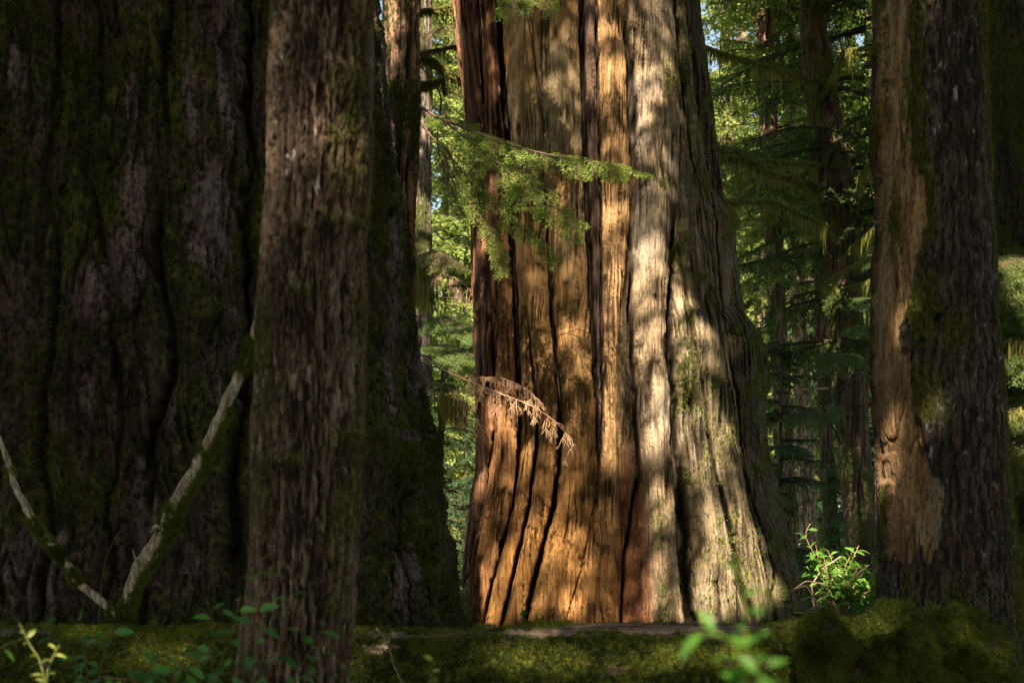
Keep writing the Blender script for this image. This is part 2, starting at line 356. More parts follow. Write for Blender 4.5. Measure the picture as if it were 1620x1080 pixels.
    # small knots and stains
    for kx, ky, a, b in ((907, 590, 7, 22), (1006, 960, 13, 16), (843, 762, 4, 5), (1040, 575, 5, 4), (1035, 470, 4, 5)):
        e = np.exp(-((PX-kx)/a)**2-((PY-ky)/b)**2)
        col = mixc(col, (.09, .04, .022), e*.7); disp -= .025*e
    cedar_surf.moss = mo; cedar_surf.push = push
    return disp, col
root = thing("giant_cedar", "huge sunlit red cedar trunk with deep vertical folds and bare orange wood, in the middle", "tree", (1.15, 15, -.05))
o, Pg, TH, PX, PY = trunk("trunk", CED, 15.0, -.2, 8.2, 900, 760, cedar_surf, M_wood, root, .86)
rng = np.random.RandomState(3)
mw = cedar_surf.moss*(np.cos(TH) > -.1)*(PY > -30)
P, N, idx = scatter(Pg, grid_normals(Pg), np.clip(mw-.25, 0, 1), 60000, rng)
tufts("moss", P, N, moss_cols(len(P), rng, (.07, .085, .015), (.23, .24, .06), P), .02, .004, rng, root, .4)

# ------------------------------------------------------------------ mossy giant on the left
GIA = [(-300, -350, 560), (0, -380, 601), (100, -384, 617), (250, -390, 632), (400, -400, 644), (540, -420, 655), (600, -430, 664), (650, -440, 671),
       (700, -450, 680), (740, -455, 690), (770, -460, 693), (800, -465, 699), (850, -480, 709), (900, -490, 717), (950, -505, 727), (985, -520, 736), (1080, -540, 752)]
def giant_surf(TH, Z, R, PX, PY, X, Y):
    q = TH*2.5
    wr = .05*fbm(q*1.3, 0*Z, Z*1.1, 3)
    disp = .17*fbm(q*.9, 2+0*Z, Z*.35, 3) + .07*fbm(q*2.6, 4+0*Z, Z*1.3, 3)
    rid = fbm(q*10+wr*9, 1+0*Z, Z*1.0, 5, .62)
    shag = fbm(q*19+wr*26, 3+0*Z, Z*3.2, 4, .65); fine = fbm(q*45+wr*40, 5+0*Z, Z*9, 3)
    disp += .06*rid + .03*shag + .014*fine
    shr = sm(.55, .95, 1-1.8*np.abs(pn(q*11+wr*22, 9+0*Z, Z*1.9+.5*pn(q*3, Z*2, 0*Z))))*sm(-.3, .2, fbm(q*3, 5+0*Z, Z*1.5, 3))
    disp -= .05*shr
    crack = 0*Z; push = 0*Z
    for pts, w, dep in (([(0, 82), (300, 75), (540, 90), (700, 70), (1000, 60)], .02, .12), ([(0, 272), (300, 262), (420, 255), (560, 262), (700, 240), (850, 232), (1000, 225)], .03, .14),
                        ([(0, 408), (300, 402), (480, 398), (600, 390), (800, 380), (1000, 375)], .05, .2), ([(0, 600), (200, 605), (400, 615), (520, 640), (620, 655)], .015, .09),
                        ([(0, 585), (150, 590), (320, 600), (450, 625), (560, 645)], .012, .06), ([(700, 690), (800, 690), (900, 694), (1000, 704)], .03, .12), ([(250, 150), (500, 175), (700, 190), (900, 180), (1000, 160)], .02, .08)):
        gx = tab(pts, PY) + 22*pn(0*Z, Z*1.1, 2+pts[0][1]*.1+0*Z) + 8*pn(Z*4, pts[0][1]*.3+0*Z, 0*Z)
        c = np.maximum(np.abs(np.cos(TH)), .3); dd = np.abs(PX-gx)*Y/F/c
        e = np.exp(-(dd/w)**2)*sm(-.45, .1, pn(Z*1.3, pts[0][1]*.2+0*Z, 0*Z)); push = np.maximum(push, dep*e); disp -= 0*e + .3*dep*np.exp(-(dd/(w*4))**2); crack = np.maximum(crack, e)
    # burl on the face, ledge with hollow on the right buttress
    disp += .16*np.exp(-((PX-170)/60)**2-((PY-450)/45)**2) - .12*np.exp(-((PX-160)/60)**2-((PY-525)/30)**2)
    disp += .10*np.exp(-((PX-335)/50)**2-((PY-490)/30)**2) - .06*np.exp(-((PX-340)/50)**2-((PY-530)/22)**2)
    disp += .07*np.exp(-((PX-630)/40)**2-((PY-710)/45)**2) - .10*np.exp(-((PX-615)/32)**2-((PY-785)/34)**2)
    disp += .08*np.exp(-((PX-120)/50)**2-((PY-680)/40)**2) + .06*np.exp(-((PX-215)/25)**2-((PY-330)/60)**2)
    disp += .10*np.exp(-((PX-345)/48)**2)*sm(540, 300, PY)
    mn = fbm(q*1.6, 3+0*Z, Z*1.1, 4); mf = fbm(q*16, 1+0*Z, Z*12, 4)
    spk = fbm(q*42, 7+0*Z, Z*20, 4, .7); spk2 = fbm(q*14, 8+0*Z, Z*5, 4, .7)
    disp += .022*spk+.03*spk2
    bare = 0*Z
    for x, y, a, b, k in ((340, 30, 40, 60, .6), (365, 100, 28, 120, .9), (335, 350, 42, 95, 1.), (305, 150, 12, 70, .7), (215, 300, 22, 70, .8), (195, 420, 40, 60, .9), (145, 465, 42, 48, 1.),
                          (30, 120, 14, 45, .9), (215, 150, 16, 50, .7), (240, 870, 30, 90, .7), (135, 620, 14, 70, .7), (265, 620, 14, 90, .7), (235, 780, 22, 70, .8), (60, 900, 60, 80, .9), (300, 900, 25, 60, .5),
                          (365, 500, 12, 18, 1.), (625, 450, 16, 130, .9), (598, 560, 10, 120, .7), (660, 590, 14, 60, .6), (640, 690, 40, 10, .8), (655, 920, 24, 60, .9), (610, 800, 8, 80, .7), (380, 560, 14, 120, .5), (340, 600, 12, 60, .6),
                          (610, 60, 10, 130, .9), (625, 200, 8, 150, .7)):
        bare = np.maximum(bare, k*np.exp(-((PX-x)/a)**2-((PY-y)/b)**2))
    bare = sm(.22, .55, bare + .32*spk2 + .28*spk + .16*mn)
    moss = np.clip(1-bare, 0, 1)*sm(-.35, .30, mn*.9+.45*mf+.25*rid+.25*sm(540, 640, PX))
    pl = mixc((.22, .155, .145), (.09, .058, .05), sm(-.4, .4, rid+.4*fine))
    gr = np.exp(-((PX-330)/45)**2-((PY-350)/110)**2)
    pl = mixc(pl, (.22, .20, .20), gr*.7*sm(-.3, .3, rid+.5*mf))
    brown = mixc((.095, .062, .042), (.04, .027, .018), sm(-.3, .3, rid+.4*fine))
    mc = mixc((.032, .032, .010), (.11, .108, .026), sm(-.5, .6, mf+.5*mn))
    mc = mixc(mc, (.07, .11, .012), .5*sm(540, 600, PX)*sm(-.2, .4, mn))
    col = mixc(brown, pl, bare); col = mixc(col, mc, moss); col = mixc(col, col*.3, sm(.05, -.35, spk+.6*spk2))
    col = mixc(col, (.02, .014, .01), np.clip(crack*.8+.6*shr, 0, .9))
    disp += .02*moss*mf
    giant_surf.moss = moss*(1-crack*.5); giant_surf.push = push
    return disp, col
root = thing("giant_cedar", "massive moss covered cedar trunk filling the left side in deep shade", "tree", (-3.3, 10.8, -.05))
o, Pg, TH, PX, PY = trunk("trunk", GIA, 10.8, -.2, 5.9, 1100, 760, giant_surf, M_giant, root, .86)
rng = np.random.RandomState(5)
vis = (PX > -40)*(PY > -30)*(np.cos(TH) > -.2)
P, N, idx = scatter(Pg, grid_normals(Pg), np.clip(giant_surf.moss-.2, 0, 1)*vis*(.15+sm(-.1, .5, fbm(Pg[..., 0]*2.6, Pg[..., 1]*2.6, Pg[..., 2]*2, 3))), 150000, rng)
tufts("moss", P, N, moss_cols(len(P), rng, (.03, .031, .008), (.125, .125, .028), P, 2.), .028, .0035, rng, root, .7)

# ------------------------------------------------------------------ slender furrowed trunk in front
SLE = [(-200, 436, 592), (0, 433, 591), (100, 431, 588), (200, 428, 587), (300, 424, 583), (400, 418, 577), (480, 413, 575), (540, 409, 573), (700, 404, 570), (850, 400, 564), (900, 397, 561), (1000, 385, 556), (1080, 374, 550), (1300, 355, 548)]
def furrow(X, Y, Z, k=26., kz=6.5, amp=.008, seed=0.):
    """bark relief 0..1: long broken ridges with dark furrows between them, and scaly plates on the ridges"""
    w = .5*fbm(X*k*.3+seed, Y*k*.3, Z*kz*1.1, 3)
    a = pn(X*k+seed+w, Y*k+w, Z*kz*.42+w*.6); b = pn(X*k*2.1-seed, Y*k*2.1+w, Z*kz*1.0+3); c = fbm(X*k*4, Y*k*4, Z*kz*2.4, 3)
    e = a+.55*b+.35*c
    return np.clip(.55*sm(-.55, .15, e)+.45*sm(-.1, .5, e+.35*c), 0, 1)
def slender_surf(TH, Z, R, PX, PY, X, Y):
    h = furrow(X, Y, Z, 56, 15.); f = fbm(X*90, Y*90, Z*40, 3)
    disp = .027*(h-.6) + .003*f + .012*fbm(X*5, Y*5, Z*2, 2)
    n = fbm(X*9, Y*9, Z*2.5, 3); n2 = fbm(X*40, Y*40, Z*12, 3)
    plate = mixc((.205, .142, .10), (.10, .066, .046), sm(-.4, .4, n)); plate = mixc(plate, (.44, .38, .33), sm(.38, .66, n2+.25*n))
    plate = mixc(plate, (.20, .12, .06), .6*sm(500, 560, PX)*sm(-.2, .4, n))
    col = mixc((.025, .015, .01), plate, h)
    mo = sm(.25, .5, fbm(X*6, Y*6+4, Z*1.6, 3)+.2*f)*.6 + .8*sm(540, 580, PX)*sm(-.2, .3, n+.4*f) + .6*sm(445, 425, PX)*sm(-.2, .3, n+.4*f)
    for x, y, a, b, k in ((545, 130, 26, 30, .03), (520, 345, 14, 12, .022), (555, 352, 14, 9, .03), (478, 460, 18, 14, .03), (475, 355, 10, 9, .02), (545, 690, 20, 16, .025), (468, 728, 26, 14, .045), (525, 960, 8, 8, .02)):
        e = np.exp(-((PX-x)/a)**2-((PY-y)/b)**2); disp += k*e; mo = mo + e
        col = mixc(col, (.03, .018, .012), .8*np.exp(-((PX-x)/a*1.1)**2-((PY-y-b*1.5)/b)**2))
    mo = np.clip(mo, 0, 1); col = mixc(col, mixc((.06, .065, .015), (.13, .12, .03), sm(-.3, .3, f)), mo*.75)
    slender_surf.moss = mo
    return disp, col
root = thing("slender_hemlock", "slim furrowed grey brown trunk standing closest, in front of the log", "tree", (-.72, 5, -.05))
o, Pg, TH, PX, PY = trunk("trunk", SLE, 5.0, -.15, 4.2, 460, 1100, slender_surf, M_bark, root, .84)
rng = np.random.RandomState(6)
P, N, idx = scatter(Pg, grid_normals(Pg), np.clip(slender_surf.moss-.35, 0, 1)*(PY > -30), 16000, rng)
tufts("moss", P, N, moss_cols(len(P), rng, (.05, .05, .01), (.14, .13, .03), P, 5.), .013, .0018, rng, root, .4)

# ------------------------------------------------------------------ right trunk with stripped bark
RIG = [(-200, 1395, 1545), (0, 1393, 1548), (120, 1392, 1549), (200, 1388, 1552), (255, 1389, 1554), (280, 1396, 1555), (380, 1396, 1560), (420, 1391, 1562), (500, 1390, 1566), (600, 1390, 1574), (650, 1392, 1577), (700, 1397, 1581), (770, 1400, 1586), (900, 1402, 1597), (1000, 1400, 1610), (1080, 1395, 1624), (1400, 1360, 1680)]
WR = [(-100, 1440), (0, 1440), (200, 1443), (255, 1447), (285, 1461), (340, 1466), (380, 1461), (395, 1448), (450, 1444), (490, 1434), (500, 1427), (530, 1432), (545, 1440), (600, 1442), (680, 1456), (720, 1468), (738, 1474), (745, 1484), (765, 1496), (800, 1494), (850, 1488), (865, 1480), (880, 1470), (884, 1440), (892, 1415), (900, 1400), (1100, 1380)]
def right_surf(TH, Z, R, PX, PY, X, Y):
    h = furrow(X, Y, Z, 36, 14, seed=3.); f = fbm(X*60, Y*60, Z*26, 3); n = fbm(X*6, Y*6, Z*1.6, 3)
    jag = 8*fbm(Z*5, 0*Z, X*6, 5, .7) + 5*fbm(X*30, Z*14, 0*Z, 3)
    wood = sm(2.5, -2.5, PX - tab(WR, PY+45*pn(X*22, Z*.6, 5+0*Z)+14*pn(X*60, Z*2, 3+0*Z)) - jag)*(np.cos(TH) > -.2)
    wood = wood*(1 - sm(1413, 1409, PX+jag)*sm(755, 770, PY))*(1 - sm(1397, 1392, PX)*sm(280, 250, PY))
    fib = fbm((X+Y*.3)*60, 1+0*Z, Z*2.2, 4, .6); sp = sm(.82, .97, 1-1.7*np.abs(pn((X+.3*Y)*22+.4*n, 6+0*Z, Z*1.7)))*sm(-.1, .3, fbm(X*5, Y*5+8, Z*2, 2))
    flake = sm(-.05, .05, pn(X*34+.5*n, 2+0*Z, Z*7))*sm(560, 700, PY)
    disp = (1-wood)*(.035 + .018*(h-.6) + .003*f) + wood*(.003*fib - .015*sp + .007*flake - .01) + .012*n
    w = mixc((.40, .25, .125), (.17, .09, .04), sm(-.4, .4, fib+.5*n)); w = mixc(w, (.34, .27, .18), sm(.15, .5, fbm(X*9, Y*9, Z*1.2, 3))*.6)
    w = mixc(w, (.26, .14, .075), .7*sm(620, 760, PY)*sm(-.2, .4, fbm(X*14, Y*14, Z*2, 3))*.8)
    gp = np.exp(-((PX-1485)/16.)**2)*sm(715, 760, PY+30*n); w = mixc(w, (.26, .21, .16), np.clip(gp, 0, 1)*sm(-.6, .2, fib))
    w = mixc(w, (.06, .035, .02), sp*.8); hole = sm(.62, .7, pn(X*40, Y*40, Z*26)); w = mixc(w, (.03, .02, .012), hole*.8)
    plate = mixc((.10, .08, .065), (.055, .042, .03), sm(-.3, .3, n)); plate = mixc(plate, (.26, .25, .25), sm(.40, .62, fbm(X*26, Y*26, Z*10, 3)+.15*n))
    plate = mixc(plate, (.14, .065, .04), sm(.1, .4, fbm(X*8, Y*8, 7+Z*3, 2))*sm(600, 700, PY)*.6)
    b = mixc((.02, .014, .01), plate, h)
    mo = sm(.05, .35, fbm(X*5, Y*5+2, Z*2.2, 3)+.25*f)*sm(1535, 1440, PX)*.9
    edge = np.exp(-((PX-tab(WR, PY)-10)/12)**2)*sm(520, 300, PY); mo = np.maximum(mo, edge*sm(-.5, .1, f))
    mo = np.maximum(mo, np.exp(-((PX-1505)/26)**2-((PY-530)/45)**2)*sm(-.4, .2, f)); mo = np.maximum(mo, sm(1555, 1575, PX+0*PY-(PY-400)*.06)*sm(-.5, 0, f)*.8)
    mo = np.maximum(mo, sm(880, 960, PY)*sm(-.1, .3, f+n)*.6)
    mw = (np.exp(-((PX-1412)/16)**2-((PY-350)/60)**2)+np.exp(-((PX-1432)/10)**2-((PY-170)/90)**2)*.9+np.exp(-((PX-1400)/7)**2)*sm(260, 180, PY)*.8)*sm(-.35, .2, f+.3*n)
    mo = np.clip(np.where(wood > .5, mw, mo), 0, 1)
    col = mixc(b, w, wood); col = mixc(col, mixc((.05, .055, .008), (.14, .14, .02), sm(-.4, .4, f)), mo*.85)
    e = np.exp(-((PX-1482)/9)**2-((PY-503)/6)**2); disp -= .05*e; col = mixc(col, (.01, .008, .006), e)
    e = np.exp(-((PX-1437)/5)**2-((PY-520)/12)**2); disp -= .04*e; col = mixc(col, (.01, .008, .006), e)
    e = np.exp(-((PX-1405)/7)**2-((PY-128)/6)**2); disp += .035*e; col = mixc(col, (.05, .035, .025), e)
    right_surf.moss = mo
    return disp, col
root = thing("stripped_hemlock", "dark barked trunk with a tall strip of bare tan wood, behind the mossy mounds", "tree", (2.85, 9.2, -.05))
o, Pg, TH, PX, PY = trunk("trunk", RIG, 9.2, -.15, 5.4, 640, 1000, right_surf, M_bark, root, .84)
rng = np.random.RandomState(8)
P, N, idx = scatter(Pg, grid_normals(Pg), np.clip(right_surf.moss-.3, 0, 1)*(PY > -30)*(np.cos(TH) > -.3), 45000, rng)
tufts("moss", P, N, moss_cols(len(P), rng, (.05, .055, .008), (.15, .15, .02), P, 4.), .02, .0025, rng, root, .7)

# ------------------------------------------------------------------ other trunks (background), shared surface
def plain_surf(seed, base, dark, mossy, dep=.022):
    def s(TH, Z, R, PX, PY, X, Y):
        h = furrow(X+seed, Y, Z, 20, 4, seed=seed); n = fbm(X*3+seed, Y*3, Z*1.2, 3); f = fbm(X*30, Y*30+seed, Z*18, 2)
        disp = dep*(h-.5)+.03*n
        col = mixc(dark, base, h); col = mixc(col, (.05, .06, .012), sm(.5-mossy, .8-mossy, .5+.7*n+.35*f))
        s.moss = sm(.5-mossy, .8-mossy, .5+.7*n+.35*f)
        return disp, col
    return s
def bg_trunk(name, tbl, d, z1, label, base, dark, mossy, nth=120, nz=420, n_moss=0, mat=None, group=None, cat="tree"):
    cxs = (tab(tbl, HZ+CH*F/d, 1)+tab(tbl, HZ+CH*F/d, 2))/2
    root = thing(name, label, cat, ((cxs-810)/F*d, d, -.05), group)
    sf = plain_surf(d*1.7, base, dark, mossy, .04 if name == 'fir' else .022)
    o, Pg, TH, PX, PY = trunk("trunk", tbl, d, -.2, z1, nth, nz, sf, mat or M_bark, root, .75)
    if n_moss:
        r = np.random.RandomState(int(d*10)); P, N, idx = scatter(Pg, grid_normals(Pg), np.clip(sf.moss-.2, 0, 1)*(np.cos(TH) > -.3), n_moss, r)
        tufts("moss", P, N, moss_cols(len(P), r, (.05, .055, .01), (.13, .13, .025), P), .035, .006, r, root, .8)
    return root

bigdark = bg_trunk("cedar", [(-300, 1540, 1700), (0, 1544, 1706), (500, 1552, 1720), (1000, 1560, 1740)], 12.0, 6.3, "wide shadowed mossy trunk at the far right edge, behind the stripped trunk", (.055, .042, .03), (.02, .014, .01), .28, 260, 500, 30000)
fir = bg_trunk("fir", [(-300, 612, 668), (0, 610, 664), (150, 606, 661), (300, 602, 657), (400, 600, 655), (1000, 598, 662)], 14.2, 7.2, "narrow dark ridged trunk with a sunlit left edge, just behind the left giant", (.34, .20, .13), (.012, .007, .005), .0, 200, 700, 4000)
t668 = bg_trunk("hemlock", [(-300, 655, 684), (0, 655, 683), (500, 653, 682), (1000, 648, 684)], 22.0, 9.5, "thin pinkish grey trunk with hanging moss in the gap left of the sunlit cedar", (.24, .19, .16), (.05, .035, .03), .05, 90, 400, 3000)
sap1 = bg_trunk("sapling", [(600, 698, 704), (700, 694, 700), (790, 690, 698), (1000, 688, 700)], 17.5, 2.9, "slim mossy sapling stem in the gap beside the left giant", (.10, .09, .04), (.05, .045, .02), .4, 40, 260, 4000)
t1320 = bg_trunk("hemlock", [(-300, 1254, 1294), (50, 1266, 1308), (300, 1288, 1352), (380, 1301, 1353), (500, 1309, 1364), (600, 1316, 1370), (700, 1325, 1375), (800, 1334, 1382), (870, 1339, 1387), (1000, 1344, 1398)], 24.0, 12.5, "main dark leaning trunk with mossy branches in the right gap", (.12, .075, .05), (.022, .014, .01), .12, 140, 620, 5000)
t1225 = bg_trunk("hemlock", [(0, 1196, 1222), (430, 1212, 1240), (620, 1222, 1250), (900, 1232, 1264)], 30.0, 13, "distant brown trunk nearest the right flank of the sunlit cedar", (.30, .19, .13), (.06, .035, .025), .0, 80, 400, 0, M_far)
t1260 = bg_trunk("hemlock", [(0, 1236, 1258), (450, 1250, 1274), (700, 1260, 1286), (900, 1268, 1294)], 36.0, 15, "pale distant trunk, second to the right of the sunlit cedar", (.42, .30, .21), (.09, .055, .035), .0, 80, 400, 0, M_far)
t1300 = bg_trunk("hemlock", [(0, 1280, 1300), (450, 1288, 1308), (700, 1296, 1318), (900, 1306, 1330)], 28.0, 12, "dark thin trunk close beside the leaning trunk, on its left", (.16, .10, .07), (.04, .022, .015), .05, 80, 400, 0, M_far)
t1392 = bg_trunk("hemlock", [(0, 1366, 1378), (500, 1376, 1388), (900, 1388, 1401)], 40.0, 17, "thin far trunk showing just left of the stripped trunk", (.30, .22, .16), (.06, .04, .03), .0, 60, 300, 0, M_far)

# ------------------------------------------------------------------ segments -> wood tubes and needles
def tubes(segs, cola, colb, rng, k=4):
    """segs (n,8): p0, p1, r0, r1 -> open prisms"""
    s = np.asarray(segs, float); n = len(s)
    d = s[:, 3:6]-s[:, :3]; L = np.linalg.norm(d, axis=1)[:, None]+1e-9; d = d/L
    a = np.cross(d, np.where(np.abs(d[:, 2:3]) < .9, [[0, 0, 1.]], [[1., 0, 0]])); a /= np.linalg.norm(a, axis=1)[:, None]+1e-9; b = np.cross(d, a)
    vs = []
    for e, off in ((0, s[:, :3]-d*.0), (1, s[:, 3:6]+d*L*.02)):
        for i in range(k):
            t = 2*math.pi*i/k; vs.append(off + (a*math.cos(t)+b*math.sin(t))*s[:, 6+e:7+e])
    v = np.stack(vs, 1).reshape(-1, 3); base = np.arange(n)[:, None]*2*k; i = np.arange(k)[None]
    f = np.stack([base+i, base+(i+1) % k, base+k+(i+1) % k, base+k+i], -1).reshape(-1, 4)
    c = np.repeat(mixc(cola, colb, rng.rand(n)), 2*k, axis=0)
    return v, f, c
def needles(segs, spacing, ln, wd, rng, ca, cb, up=.35, mixf=None, both=True, droop=.15, fwd=.55):
    """flat rhombic needle sprigs on both sides of each segment"""
    s = np.asarray(segs, float); d = s[:, 3:6]-s[:, :3]; L = np.linalg.norm(d, axis=1)
    m = np.maximum(1, (L/spacing+rng.rand(len(s))).astype(int)); idx = np.repeat(np.arange(len(s)), m)
    t = rng.rand(len(idx)); P = s[idx, :3]+d[idx]*t[:, None]; D = d[idx]/(L[idx][:, None]+1e-9)
    n = len(idx); up_ = np.array([[0, 0, 1.]])+rng.normal(size=(n, 3))*up; side = np.cross(D, up_); side /= np.linalg.norm(side, axis=1)[:, None]+1e-9
    sg = np.where(rng.rand(n) < .5, -1., 1.)[:, None]
    N = D*fwd + side*sg*.8 + rng.normal(size=(n, 3))*.15; N[:, 2] -= droop; N /= np.linalg.norm(N, axis=1)[:, None]
    w = np.cross(N, np.cross(side, D)+rng.normal(size=(n, 3))*.3); w /= np.linalg.norm(w, axis=1)[:, None]+1e-9
    l = (ln*(.6+.7*rng.rand(n)))[:, None]; ww = (wd*(.7+.6*rng.rand(n)))[:, None]
    v = np.stack([P, P+N*l*.5+w*ww, P+N*l, P+N*l*.5-w*ww], 1).reshape(-1, 3); f = np.arange(4*n).reshape(n, 4)
    q = rng.rand(n); 
    if mixf is not None: q = np.clip(.45*q+.55*mixf(P), 0, 1)
    return v, f, np.repeat(mixc(ca, cb, q), 4, axis=0)
def join(parts):
    vs, fs, cs, o = [], [], [], 0
    for v, f, c in parts:
        if len(v) == 0: continue
        vs.append(v); fs.append(f+o); cs.append(c); o += len(v)
    return np.vstack(vs), np.vstack(fs), np.vstack(cs)
def path_pts(pts, n):
    P = np.array(pts, float); t = np.concatenate([[0], np.cumsum(np.linalg.norm(np.diff(P, axis=0), axis=1))]); t /= t[-1]
    q = np.linspace(0, 1, n); 
    out = np.stack([np.interp(q, t, P[:, k]) for k in range(P.shape[1])], 1)
    for _ in range(2): out[1:-1] = (out[:-2]+2*out[1:-1]+out[2:])/4
    return out
def twigs(base, d, L, rng, levels, r, droop=.25, n_seg=4, out=None, lvl=0, ratio=.42, spc=.09, fan=.75, planar=np.array([0, 0, 1.]), tips=None):
    """a flat drooping spray: list of [p0,p1,r0,r1,level]"""
    p = np.array(base, float); d = np.array(d, float); step = L/n_seg
    k = 0
    for i in range(n_seg):
        d = d + np.array([0, 0, -droop])*(1./n_seg) + rng.normal(size=3)*(.05 if fan != .8 else .16); d /= np.linalg.norm(d)
        q = p + d*step; t = (i+.5)/n_seg
        out.append([*p, *q, r*(1-t*.7), r*(1-(i+1)/n_seg*.7), lvl])
        if levels > 0:
            side = np.cross(d, planar); side /= np.linalg.norm(side)+1e-9
            m = max(1, int(round(step/spc)))
            for j in range(m):
                tt = (i+(j+rng.rand()*.6)/m)/n_seg
                for sg in (-1, 1):
                    if rng.rand() < (.12 if fan != .8 else .52): continue
                    l2 = L*ratio*(1-tt)**.6*(.6+.6*rng.rand())+.02
                    dd = d*(1-fan*.6)+side*sg*fan; dd /= np.linalg.norm(dd)
                    twigs(p+(q-p)*((j+.3)/m), dd, l2, rng, levels-1, r*.5, droop, max(2, n_seg-1), out, lvl+1, ratio, spc*.8, fan, planar)
        p = q
    return out

# ------------------------------------------------------------------ crowns of background conifers
GREENS = ((.018, .042, .012), (.075, .125, .022))
def crown_mesh(name, seed, z0, z1, nb, Lmax, Lmin, leaf=(.11, .02), dens=.05, droop=.5, greens=GREENS, lichen=.25, taper=1.0):
    rng = np.random.RandomState(seed); segs = []; main = []
    for b in range(nb):
        h = rng.rand(); z = z0+(z1-z0)*h; az = rng.rand()*2*math.pi
        L = (Lmin+(Lmax-Lmin)*(1-h)**taper)*(.7+.5*rng.rand())
        d0 = np.array([math.cos(az), math.sin(az), .25*rng.rand()])
        n = 9; P = [np.array([0, 0, z])]; d = d0/np.linalg.norm(d0); 
        for i in range(n):
            d = d+np.array([0, 0, -droop/n])+rng.normal(size=3)*.05; d /= np.linalg.norm(d); P.append(P[-1]+d*L/n)
        P = np.array(P)
        for i in range(n): main.append([*P[i], *P[i+1], .035*(1-i/n)+.006, .035*(1-(i+1)/n)+.006])
        for i in range(1, n+1):
            side = np.cross(P[i]-P[i-1], [0, 0, 1.]); side /= np.linalg.norm(side)+1e-9; fw = (P[i]-P[i-1])/np.linalg.norm(P[i]-P[i-1])
            for sg in (-1, 1):
                for jj in range(2):
                    l2 = L*(.36*(1-i/n)**.7+.10)*(.5+.7*rng.rand()); q = P[i]-(P[i]-P[i-1])*rng.rand()
                    dd = side*sg*.8+fw*.6; dd[2] -= .1+.3*rng.rand(); dd /= np.linalg.norm(dd)
                    mid = q+dd*l2*.5; dd2 = dd+np.array([0, 0, -.35]); e = mid+dd2*l2*.5
                    segs.append([*q, *mid, .008, .005]); segs.append([*mid, *e, .005, .002])
    bounds = lambda P: .5+1.0*fbm(P[:, 0]*.7+seed, P[:, 1]*.7, P[:, 2]*.9, 3)
    tv = tubes(main, (.06, .045, .03), (.09, .08, .03), rng, 4); tw = tubes(segs, (.07, .045, .03), (.05, .05, .02), rng, 3)
    a = needles(segs, dens, leaf[0], leaf[1], rng, greens[0], greens[1], .5, bounds, droop=.3)
    parts = [tv, a]
    tw3 = tw  # triangular tubes are quads too
    parts.append(tw3)
    # hanging lichen strands
    ms = np.asarray(main); k = int(len(ms)*6*lichen)
    if k:
        i = rng.randint(0, len(ms), k); p = ms[i, :3]+(ms[i, 3:6]-ms[i, :3])*rng.rand(k, 1); l = (.10+.3*rng.rand(k))[:, None]; w = rng.normal(size=(k, 3))*[.015, .015, 0]
        e = p-np.array([[0, 0, 1]])*l+rng.normal(size=(k, 3))*.03; v = np.stack([p-w, p+w, e+w*.2, e-w*.2], 1).reshape(-1, 3)
        parts.append((v, np.arange(4*k).reshape(k, 4), np.repeat(mixc((.08, .085, .02), (.16, .15, .05), rng.rand(k)), 4, axis=0)))
    v, f, c = join(parts)
    me = mesh(name, v, f, c, M_crown, smooth=False)
    data = me.data; bpy.data.objects.remove(me)
    return data
def add_crown(root, data, z=0., s=1., rot=0.):
    o = bpy.data.objects.new("crown", data); COL.objects.link(o); o.parent = root; o.location = (0, 0, z); o.scale = (s, s, s); o.rotation_euler = (0, 0, rot)
    return o
YG = ((.10, .15, .03), (.30, .34, .09)); BG = ((.02, .065, .032), (.085, .175, .07))  # yellow green raised above leaf tone: haze and sunlight put into the colour
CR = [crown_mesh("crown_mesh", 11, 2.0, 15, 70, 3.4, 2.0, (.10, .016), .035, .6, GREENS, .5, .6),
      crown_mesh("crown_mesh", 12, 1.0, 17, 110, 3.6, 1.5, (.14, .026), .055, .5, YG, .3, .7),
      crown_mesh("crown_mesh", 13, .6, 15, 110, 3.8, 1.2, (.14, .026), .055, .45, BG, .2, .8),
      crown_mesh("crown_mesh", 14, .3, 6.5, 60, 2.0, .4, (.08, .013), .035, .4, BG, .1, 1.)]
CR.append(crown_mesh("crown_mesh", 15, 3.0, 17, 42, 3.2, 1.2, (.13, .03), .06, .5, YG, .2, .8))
farS = [trunk("trunk", [(-3000, 790, 830), (2000, 780, 840)], 15.0, -.2, 18, 40, 120, plain_surf(k*3.3, (.26, .18, .13), (.05, .03, .02), .05), M_far)[0] for k in range(2)]
for o in farS:   # recentre on the axis so that copies can share the mesh
    n = len(o.data.vertices); c = np.empty(n*3, np.float32); o.data.vertices.foreach_get("co", c); c = c.reshape(-1, 3)-np.array([0, 15, 0]); o.data.vertices.foreach_set("co", c.ravel()); o.data.update()
far_data = [o.data for o in farS]
for o in farS: bpy.data.objects.remove(o)

add_crown(t1320, CR[0], 2.4, .9, 1.0); pass
add_crown(t1225, CR[1], 5.5, .8, .4); add_crown(t1260, CR[1], 7., .85, 1.4); pass
add_crown(t1392, CR[2], 7., .9, 3.)

def far_tree(px, d, kind, s=1., rot=None, tr=1., label=None, group=None, lift=0.):
    x = (px-810)/F*d; z = gz(x, d)
    root = thing("conifer" if kind != 3 else "young_hemlock", label, "tree", (x, d, z-.1), group)
    t = bpy.data.objects.new("trunk", far_data[int(px) % 2]); COL.objects.link(t); t.parent = root; t.scale = (tr*s, tr*s, s if kind != 3 else s*.4); t.rotation_euler = (0, 0, px)
    add_crown(root, CR[kind], lift, s, rot if rot is not None else px*.37)
    return root
